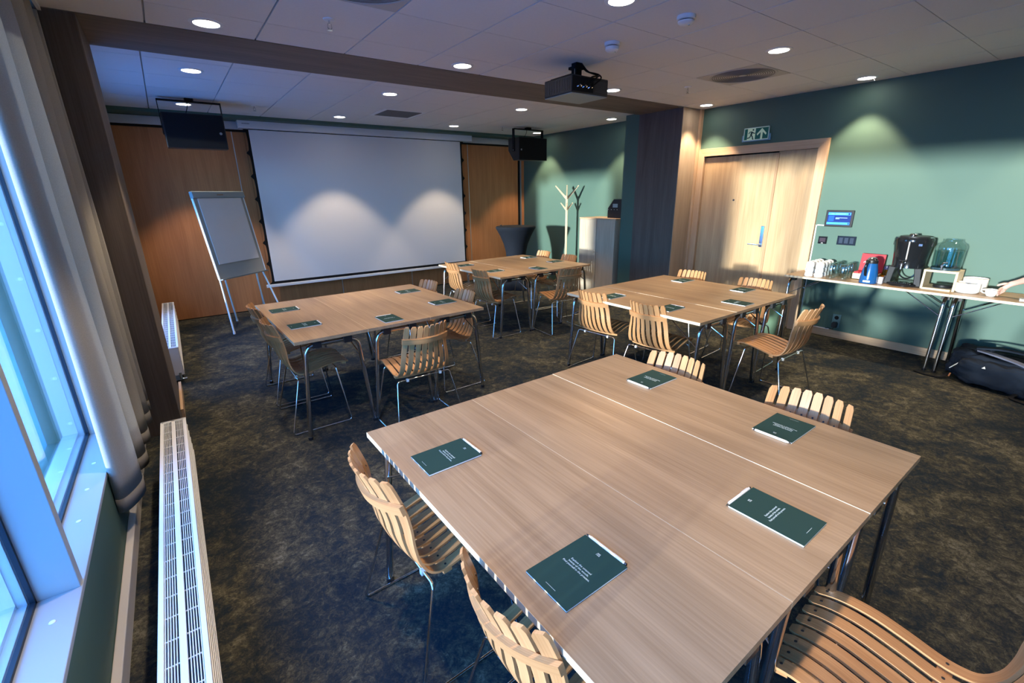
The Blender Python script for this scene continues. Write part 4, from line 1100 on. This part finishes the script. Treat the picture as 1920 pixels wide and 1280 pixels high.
# coffee urn
t = thing('coffee_urn', 'large black coffee urn with tap and drip tray', 'coffee urn', (5.765, 1.356, TZ))
def ell(a): return a
urn = [(0.128, 0.170), (0.125, 0.19), (0.128, 0.26), (0.138, 0.34), (0.147, 0.41), (0.150, 0.440), (0.143, 0.455), (0.0, 0.455)]
MB().lathe([(0, 0.170)]+urn, 40).build('tank', black_gl, t, True)
lid = MB().lathe([(0.115, 0.452), (0.112, 0.466), (0.05, 0.470), (0.045, 0.470), (0, 0.470)], 36).build('lid', black, t, True)
MB().lathe([(0.030, 0.468), (0.032, 0.482), (0.026, 0.490), (0, 0.490)], 20, (-0.015, 0.01, 0)).build('lid_knob', chrome, lid, True)
base = [(-0.165, 0.0), (0.165, 0.0), (0.160, 0.030), (0.132, 0.172), (-0.132, 0.172), (-0.160, 0.030)]
hole = [(0.075*cos(pi+pi*k/12), 0.155+0.105*sin(pi+pi*k/12)) for k in range(13)]
# two flared legs and a rear web leave the rounded opening
for s in (-1, 1):
    side = MB().prism([(s*0.148, 0.0), (s*0.092, 0.0), (s*0.082, 0.10), (s*0.070, 0.172), (s*0.128, 0.176), (s*0.135, 0.085)][::s], -0.085, 0.085, lambda a, b, h: (h, a, b))
    side.build('stand_leg', black, t, bevel=0.006)
ap = []
for k in range(11):
    a = pi*k/10; ap.append((0.072*cos(a), 0.150-0.100*sin(a)))
MB().prism([(0.092, 0.172), (-0.092, 0.172), (-0.092, 0.02), (0.092, 0.02)], 0.070, 0.074, lambda a, b, h: (h, a, b)) if False else None
arch = MB().tube([(0.02, y, z) for y, z in [(0.076*cos(pi*k/14), 0.165-0.110*sin(pi*k/14)) for k in range(15)]], 0.007, 8)
arch.build('arch_rim', black_gl, t, True)
MB().lathe([(0, 0.0), (0.142, 0.0), (0.144, 0.016), (0.130, 0.024), (0, 0.024)], 36).build('base_plate', black_gl, t, True)
tr = MB().box(-0.175, -0.060, -0.085, 0.085, 0.010, 0.034).build('drip_tray', black_gl, t, bevel=0.012)
g = MB()
for k in range(9): g.box(-0.168, -0.068, -0.072+k*0.0165, -0.064+k*0.0165, 0.034, 0.037)
g.build('drip_grid', chrome, tr)
MB().tube([(-0.125, 0.010, 0.215), (-0.175, 0.010, 0.212)], 0.013, 12).tube([(-0.168, 0.010, 0.214), (-0.170, 0.010, 0.165)], 0.009, 10).tube([(-0.160, 0.010, 0.218), (-0.160, 0.010, 0.245)], 0.007, 8).tube([(-0.160, -0.018, 0.245), (-0.160, 0.038, 0.245)], 0.006, 8).build('tap', chrome, t, True)
MB().tube([(-0.135, -0.005, 0.255), (-0.148, -0.005, 0.425)], 0.006, 8).build('sight_glass', mat('gauge_glass', (0.45, 0.42, 0.40), 0.15), t, True)
for s in (-1, 1):
    MB().box(-0.022, 0.022, s*0.140-0.010, s*0.140+0.010, 0.375, 0.425).build('grip', black, t, bevel=0.005)
MB().box(-0.152, -0.136, -0.105, -0.075, 0.385, 0.408).build('latch', chrome, t, bevel=0.002)

# water dispenser stand, coaster, dispenser
t = thing('wooden_stand', 'light wooden frame stand under the glass water dispenser', 'stand', (5.745, 1.080, TZ))
MB().box(-0.105, 0.105, -0.122, 0.122, 0.160, 0.180).build('top_board', light_wood, t, bevel=0.002)
for q in (-1, 1): MB().box(-0.105, 0.105, q*0.113-0.009, q*0.113+0.009, 0.0, 0.160).build('side_board', light_wood, t, bevel=0.002)
MB().box(-0.135, 0.105, -0.100, 0.104, 0.0, 0.018).build('bottom_board', light_wood, t, bevel=0.002)
tag(MB().lathe([(0, 0), (0.066, 0), (0.068, 0.006), (0.068, 0.024), (0.060, 0.027), (0, 0.024)], 28, (5.730, 1.062, TZ+0.0182)).build('drip_dish', black, None, True), 'round black drip dish inside the wooden stand', 'dish')
t = thing('water_dispenser', 'ribbed glass water dispenser with silver tap on wooden stand', 'water dispenser', (5.748, 1.078, TZ+0.1802))
jar = [(0, 0.0), (0.092, 0.0), (0.100, 0.010), (0.103, 0.05), (0.106, 0.175), (0.108, 0.205), (0.098, 0.232), (0.070, 0.250), (0.064, 0.262), (0.067, 0.276), (0.063, 0.276), (0.060, 0.262), (0.066, 0.247), (0.093, 0.229), (0.104, 0.204), (0.102, 0.175), (0.099, 0.05), (0.095, 0.012), (0.0, 0.010)]
MB().lathe(jar[:10], 72, mod=lambda a, z: 1+0.010*cos(36*a)*(1 if 0.03 < z < 0.19 else 0)).build('glass_jar', MATS['drinking_glass'], t, True, angle=60)
MB().lathe([(0, 0.012), (0.094, 0.013), (0.098, 0.05), (0.101, 0.172), (0, 0.172)], 40).build('water', MATS['jar_water'], t, True)
MB().lathe([(0.0, 0.0), (0.096, 0.0), (0.101, 0.010), (0.1035, 0.022), (0.1035, 0.0)], 36).build('base_ring', mat('smoky_base', (0.03, 0.06, 0.075), 0.2), t, True)
MB().tube([(-0.100, 0.0, 0.045), (-0.145, 0.0, 0.045)], 0.010, 10).tube([(-0.138, 0.0, 0.048), (-0.138, 0.0, 0.012)], 0.008, 10).tube(fillet([(-0.138, 0.0, 0.05), (-0.138, 0.0, 0.072), (-0.138, -0.035, 0.078)], 0.012), 0.006, 8).build('tap', chrome_b, t, True)

# bowls in two stacks
BW = {}
def bowl(x, y, z, label, group):
    t = thing('bowl', label, 'bowl', (x, y, z), 0, group)
    if not BW:
        BW['b'] = MB().lathe([(0, 0.0), (0.060, 0.0), (0.074, 0.003), (0.084, 0.016), (0.0855, 0.028), (0.0835, 0.028), (0.080, 0.017), (0.070, 0.006), (0, 0.004)], 36).mesh('bowl_body', porcelain, True, 70)
        BW['r'] = MB().lathe([(0.030, -0.0), (0.046, -0.0), (0.046, 0.0018), (0.030, 0.0018)], 24).mesh('foot_ring', porcelain, True)
    obj('bowl_body', BW['b'], t); obj('foot_ring', BW['r'], t)
for k in range(8): bowl(5.700, 0.885, TZ+k*0.0088, 'low white bowl in the lower stack beside the wooden stand', 'lower stack of white bowls')
for k in range(11): bowl(5.845, 0.868, TZ+k*0.0088, 'low white bowl in the taller stack next to the wall', 'taller stack of white bowls')

# single cup held by the hand
t = thing('cup', 'single white cup held by a hand on the table', 'cup', (5.650, 0.722, TZ))
MB().lathe([(0, 0.0), (0.024, 0.0), (0.030, 0.006), (0.040, 0.034), (0.042, 0.060), (0.0395, 0.060), (0.037, 0.034), (0.027, 0.009), (0, 0.006)], 30).build('bowl', porcelain, t, True, angle=60)
MB().tube(fillet([(0.0, 0.038, 0.052), (0.0, 0.064, 0.050), (0.0, 0.060, 0.026), (0.0, 0.034, 0.020)], 0.014), 0.0045, 8).build('handle', porcelain, t, True)
t = thing('booklet', 'small white and blue booklet on the wall table', 'booklet', (5.640, 0.470, TZ), radians(8))
MB().box(-0.05, 0.05, -0.075, 0.075, 0.0, 0.004).build('cover', paper, t)
MB().box(-0.05, 0.05, -0.075, 0.075, 0.004, 0.008).build('pages', mat('booklet_blue', (0.12, 0.25, 0.40), 0.5), t)
MB().box(-0.05, 0.05, -0.075, 0.075, 0.008, 0.013).build('top_cover', paper, t)

# ================================================================== BACKPACK
t = thing('backpack', 'dark navy backpack lying under the wall table', 'backpack', (5.52, 0.40, 0.0), radians(-10))
def blob(name, m, c, s, parent, sub=2, tilt=(0, 0, 0), taper=1.0):
    x, y, z = s
    mb = MB()
    n = 3
    mb.box(-x, x, -y, y, -z, z)
    o = mb.build(name, m, parent, True, angle=180)
    for v in o.data.vertices:
        if v.co.y > 0: v.co.x *= taper; v.co.z *= taper
    k = o.modifiers.new('bev', 'BEVEL'); k.width = min(s)*0.38; k.segments = 3; k.limit_method = 'NONE'
    k = o.modifiers.new('sub', 'SUBSURF'); k.levels = 1; k.render_levels = 1
    if m is bag_m:
        k.levels = k.render_levels = 3
        tx_ = bpy.data.textures.get('fabric_creases') or bpy.data.textures.new('fabric_creases', 'CLOUDS'); tx_.noise_scale = 0.09
        q = o.modifiers.new('creases', 'DISPLACE'); q.texture = tx_; q.strength = 0.09; q.mid_level = 0.55; q.texture_coords = 'LOCAL'
    o.location = c; o.rotation_euler = tilt
    return o
blob('main_compartment', bag_m, (0.02, 0.05, 0.135), (0.21, 0.36, 0.135), t, taper=0.85)
blob('front_pocket', bag_m, (-0.10, 0.10, 0.125), (0.16, 0.24, 0.115), t, tilt=(0, 0, 0.05), taper=0.9)
blob('top_lid', bag_m, (0.03, 0.33, 0.15), (0.17, 0.11, 0.12), t, tilt=(0.1, 0, 0.1))
blob('bottom_section', bag_m, (0.02, -0.30, 0.115), (0.19, 0.16, 0.115), t, tilt=(-0.05, 0, -0.05))
def strap(name, m, pts, w, th, parent):
    mb = MB(); P = [Vector(p) for p in pts]; rows = []
    for i, p in enumerate(P):
        d = (P[min(i+1, len(P)-1)]-P[max(i-1, 0)]).normalized(); s = d.cross(Vector((0, 0, 1)))
        s = s.normalized() if s.length > 1e-4 else Vector((1, 0, 0)); n = s.cross(d)
        base = len(mb.v)
        for a, b in ((-1, -1), (1, -1), (1, 1), (-1, 1)): mb.v.append(tuple(p+s*a*w/2+n*b*th/2))
        rows.append(base)
    for a, b in zip(rows, rows[1:]):
        for q in range(4): mb.f.append((a+q, a+(q+1) % 4, b+(q+1) % 4, b+q))
    mb.f.append((rows[0]+3, rows[0]+2, rows[0]+1, rows[0])); mb.f.append(tuple(rows[-1]+q for q in range(4)))
    return mb.build(name, m, parent, True, angle=60)
strap('side_panel', bag_grey, fillet([(-0.03, 0.26, 0.275), (-0.10, 0.16, 0.285), (-0.15, -0.02, 0.270), (-0.17, -0.12, 0.245)], 0.06), 0.055, 0.012, t)
strap('lower_panel', bag_grey, fillet([(-0.16, -0.10, 0.262), (-0.16, -0.20, 0.262), (-0.15, -0.34, 0.225), (-0.12, -0.44, 0.17)], 0.06), 0.075, 0.014, t)
strap('shoulder_strap', bag_m, fillet([(0.0, 0.30, 0.285), (0.06, 0.15, 0.305), (0.06, -0.10, 0.300), (-0.02, -0.30, 0.260)], 0.08), 0.06, 0.014, t)
strap('hip_strap', black_m, fillet([(-0.16, 0.38, 0.05), (-0.24, 0.40, 0.012), (-0.25, 0.52, 0.008), (-0.23, 0.60, 0.010)], 0.04), 0.028, 0.006, t)
strap('cord_strap', black_m, fillet([(-0.20, -0.10, 0.05), (-0.28, -0.06, 0.01), (-0.33, -0.20, 0.008), (-0.36, -0.33, 0.01)], 0.04), 0.03, 0.006, t)
blob('strap_bundle', black_m, (-0.30, -0.36, 0.022), (0.05, 0.07, 0.020), t)
MB().tube(fillet([(-0.20, 0.30, 0.20), (-0.235, 0.33, 0.16), (-0.24, 0.36, 0.12)], 0.02), 0.004, 6).build('zip_cord', hook_w, t, True)
MB().tube([(-0.235, 0.345, 0.075), (-0.240, 0.350, 0.045)], 0.006, 6).build('zip_pull', orange, t)
MB().tube([(-0.08, -0.31, 0.262), (-0.06, -0.34, 0.262)], 0.010, 6).build('logo_tab', orange, t)
MB().prism([(-0.012, 0), (0.012, 0), (0.004, 0.02)], 0, 0.002, lambda a, b, h: (-0.262+h, 0.14-a, 0.19+b)).build('badge', hook_w, t)
MB().tube([(-0.175, -0.10, 0.262), (-0.155, -0.12, 0.278)], 0.006, 6).build('buckle', hook_w, t)

# ================================================================== PERSON (only a forearm and hand reach into the view)
def skin_figure(name, verts, edges_, radii, m, parent=None, root=0, sub=2):
    me = bpy.data.meshes.new(name); me.from_pydata([tuple(v) for v in verts], edges_, [])
    me.materials.append(m)
    o = bpy.data.objects.new(name, me); COL.objects.link(o)
    sk = o.modifiers.new('skin', 'SKIN'); sk.use_smooth_shade = True; sk.branch_smoothing = 0.6
    for i, r in enumerate(radii):
        d = me.skin_vertices[0].data[i]; d.radius = (r, r) if not isinstance(r, tuple) else r
        d.use_root = (i == root)
    ss_ = o.modifiers.new('sub', 'SUBSURF'); ss_.levels = sub; ss_.render_levels = sub
    bpy.context.view_layer.update()
    dg = bpy.context.evaluated_depsgraph_get()
    me2 = bpy.data.meshes.new_from_object(o.evaluated_get(dg)); me2.name = name
    bpy.data.objects.remove(o, do_unlink=True)
    me2.shade_smooth()
    o2 = bpy.data.objects.new(name, me2); COL.objects.link(o2)
    if parent is not None: o2.parent = parent
    return o2
V = []; E = []; R = []
def vtx(p, r, link=None):
    V.append(Vector(p)); R.append(r)
    if link is not None: E.append((link, len(V)-1))
    return len(V)-1
bxp, byp = 5.22, -0.28
pel = vtx((bxp, byp, 0.96), 0.13)
wst = vtx((bxp+0.05, byp+0.10, 1.11), 0.115, pel)
cst = vtx((bxp+0.12, byp+0.24, 1.28), 0.13, wst)
nck = vtx((bxp+0.17, byp+0.34, 1.42), 0.055, cst)
hd0 = vtx((bxp+0.19, byp+0.38, 1.49), 0.062, nck)
hd1 = vtx((bxp+0.22, byp+0.42, 1.56), 0.082, hd0)
hd2 = vtx((bxp+0.22, byp+0.43, 1.64), 0.070, hd1)
# right arm: shoulder, elbow, wrist, hand reaching for the cup
sh = vtx((bxp+0.23, byp+0.41, 1.29), 0.055, cst)
el_ = vtx((5.545, 0.340, 1.050), 0.040, sh)
fa = vtx((5.640, 0.470, 0.945), 0.036, el_)
wr_ = vtx((5.705, 0.592, 0.868), 0.026, fa)
pm = vtx((5.708, 0.628, 0.842), 0.026, wr_)
pm2 = vtx((5.700, 0.655, 0.822), 0.022, pm)
# fingers wrap the cup: index, middle, ring, little, thumb
def finger(base, pts, rs):
    k = base
    for p, r in zip(pts, rs): k = vtx(p, r, k)
finger(pm2, [(5.690, 0.672, 0.812), (5.664, 0.679, 0.800), (5.636, 0.678, 0.793), (5.618, 0.686, 0.789)], [0.0105, 0.0095, 0.0085, 0.0072])
finger(pm2, [(5.697, 0.668, 0.800), (5.668, 0.680, 0.784), (5.640, 0.677, 0.776), (5.620, 0.684, 0.772)], [0.0105, 0.0095, 0.0085, 0.0072])
finger(pm2, [(5.703, 0.662, 0.790), (5.676, 0.680, 0.769), (5.650, 0.676, 0.760), (5.632, 0.681, 0.757)], [0.0100, 0.0092, 0.0082, 0.0070])
finger(pm2, [(5.709, 0.655, 0.782), (5.688, 0.677, 0.758), (5.668, 0.681, 0.749), (5.652, 0.682, 0.747)], [0.0090, 0.0080, 0.0072, 0.0062])
finger(pm, [(5.722, 0.650, 0.848), (5.718, 0.682, 0.838), (5.705, 0.708, 0.822)], [0.0120, 0.0105, 0.0080])
# left arm hanging
ls = vtx((bxp+0.03, byp+0.08, 1.36), 0.055, cst)
le = vtx((bxp+0.00, byp-0.06, 1.10), 0.042, ls)
lw = vtx((bxp+0.10, byp-0.20, 0.88), 0.028, le)
lp = vtx((bxp+0.12, byp-0.19, 0.78), 0.030, lw)
finger(lp, [(bxp+0.13, byp-0.16, 0.72), (bxp+0.13, byp-0.15, 0.68)], [0.010, 0.008])
finger(lp, [(bxp+0.13, byp-0.185, 0.715), (bxp+0.13, byp-0.18, 0.67)], [0.010, 0.008])
finger(lp, [(bxp+0.13, byp-0.21, 0.72), (bxp+0.13, byp-0.21, 0.68)], [0.010, 0.008])
# legs
for s in (-1, 1):
    hp_ = vtx((bxp, byp+s*0.09, 0.88), 0.088, pel)
    kn = vtx((bxp+0.02, byp+s*0.10, 0.50), 0.058, hp_)
    an = vtx((bxp-0.01, byp+s*0.10, 0.09), 0.038, kn)
    to = vtx((bxp+0.13, byp+s*0.11, 0.035), 0.032, an)
person = skin_figure('person', V, E, R, skin_m, None, 0, 2)
tag(person, 'person reaching over the wall table, bare forearm, hand around a white cup', 'person')
def sub_fig(name, pts, links, rs, m):
    return skin_figure(name, [Vector(p) for p in pts], links, rs, m, person, 0, 2)
sub_fig('shirt', [(bxp, byp, 0.93), (bxp+0.05, byp+0.10, 1.11), (bxp+0.12, byp+0.24, 1.29), (bxp+0.23, byp+0.42, 1.29), (5.485, 0.235, 1.17), (bxp+0.03, byp+0.07, 1.36), (bxp+0.01, byp-0.02, 1.20), (bxp+0.16, byp+0.32, 1.39)],
        [(0, 1), (1, 2), (2, 3), (3, 4), (2, 5), (5, 6), (2, 7)], [0.142, 0.130, 0.143, 0.066, 0.054, 0.066, 0.055, 0.066], shirt_m)
sub_fig('trousers', [(bxp, byp, 0.97)]+[(bxp, byp+s*0.09, 0.88) for s in (-1, 1)]+[(bxp+0.02, byp+s*0.10, 0.50) for s in (-1, 1)]+[(bxp-0.01, byp+s*0.10, 0.12) for s in (-1, 1)],
        [(0, 1), (0, 2), (1, 3), (2, 4), (3, 5), (4, 6)], [0.136, 0.098, 0.098, 0.070, 0.070, 0.055, 0.055], trouser_m)
sub_fig('hair', [(bxp+0.19, byp+0.39, 1.60), (bxp+0.20, byp+0.40, 1.68), (bxp+0.15, byp+0.36, 1.55)], [(0, 1), (0, 2)], [0.083, 0.066, 0.060], hair_m)
sh_m = mat('shoe_leather', (0.02, 0.018, 0.016), 0.5)
for s in (-1, 1):
    blob('shoe', sh_m, (bxp+0.06, byp+s*0.105, 0.045), (0.14, 0.05, 0.045), person)
bpy.context.view_layer.update()
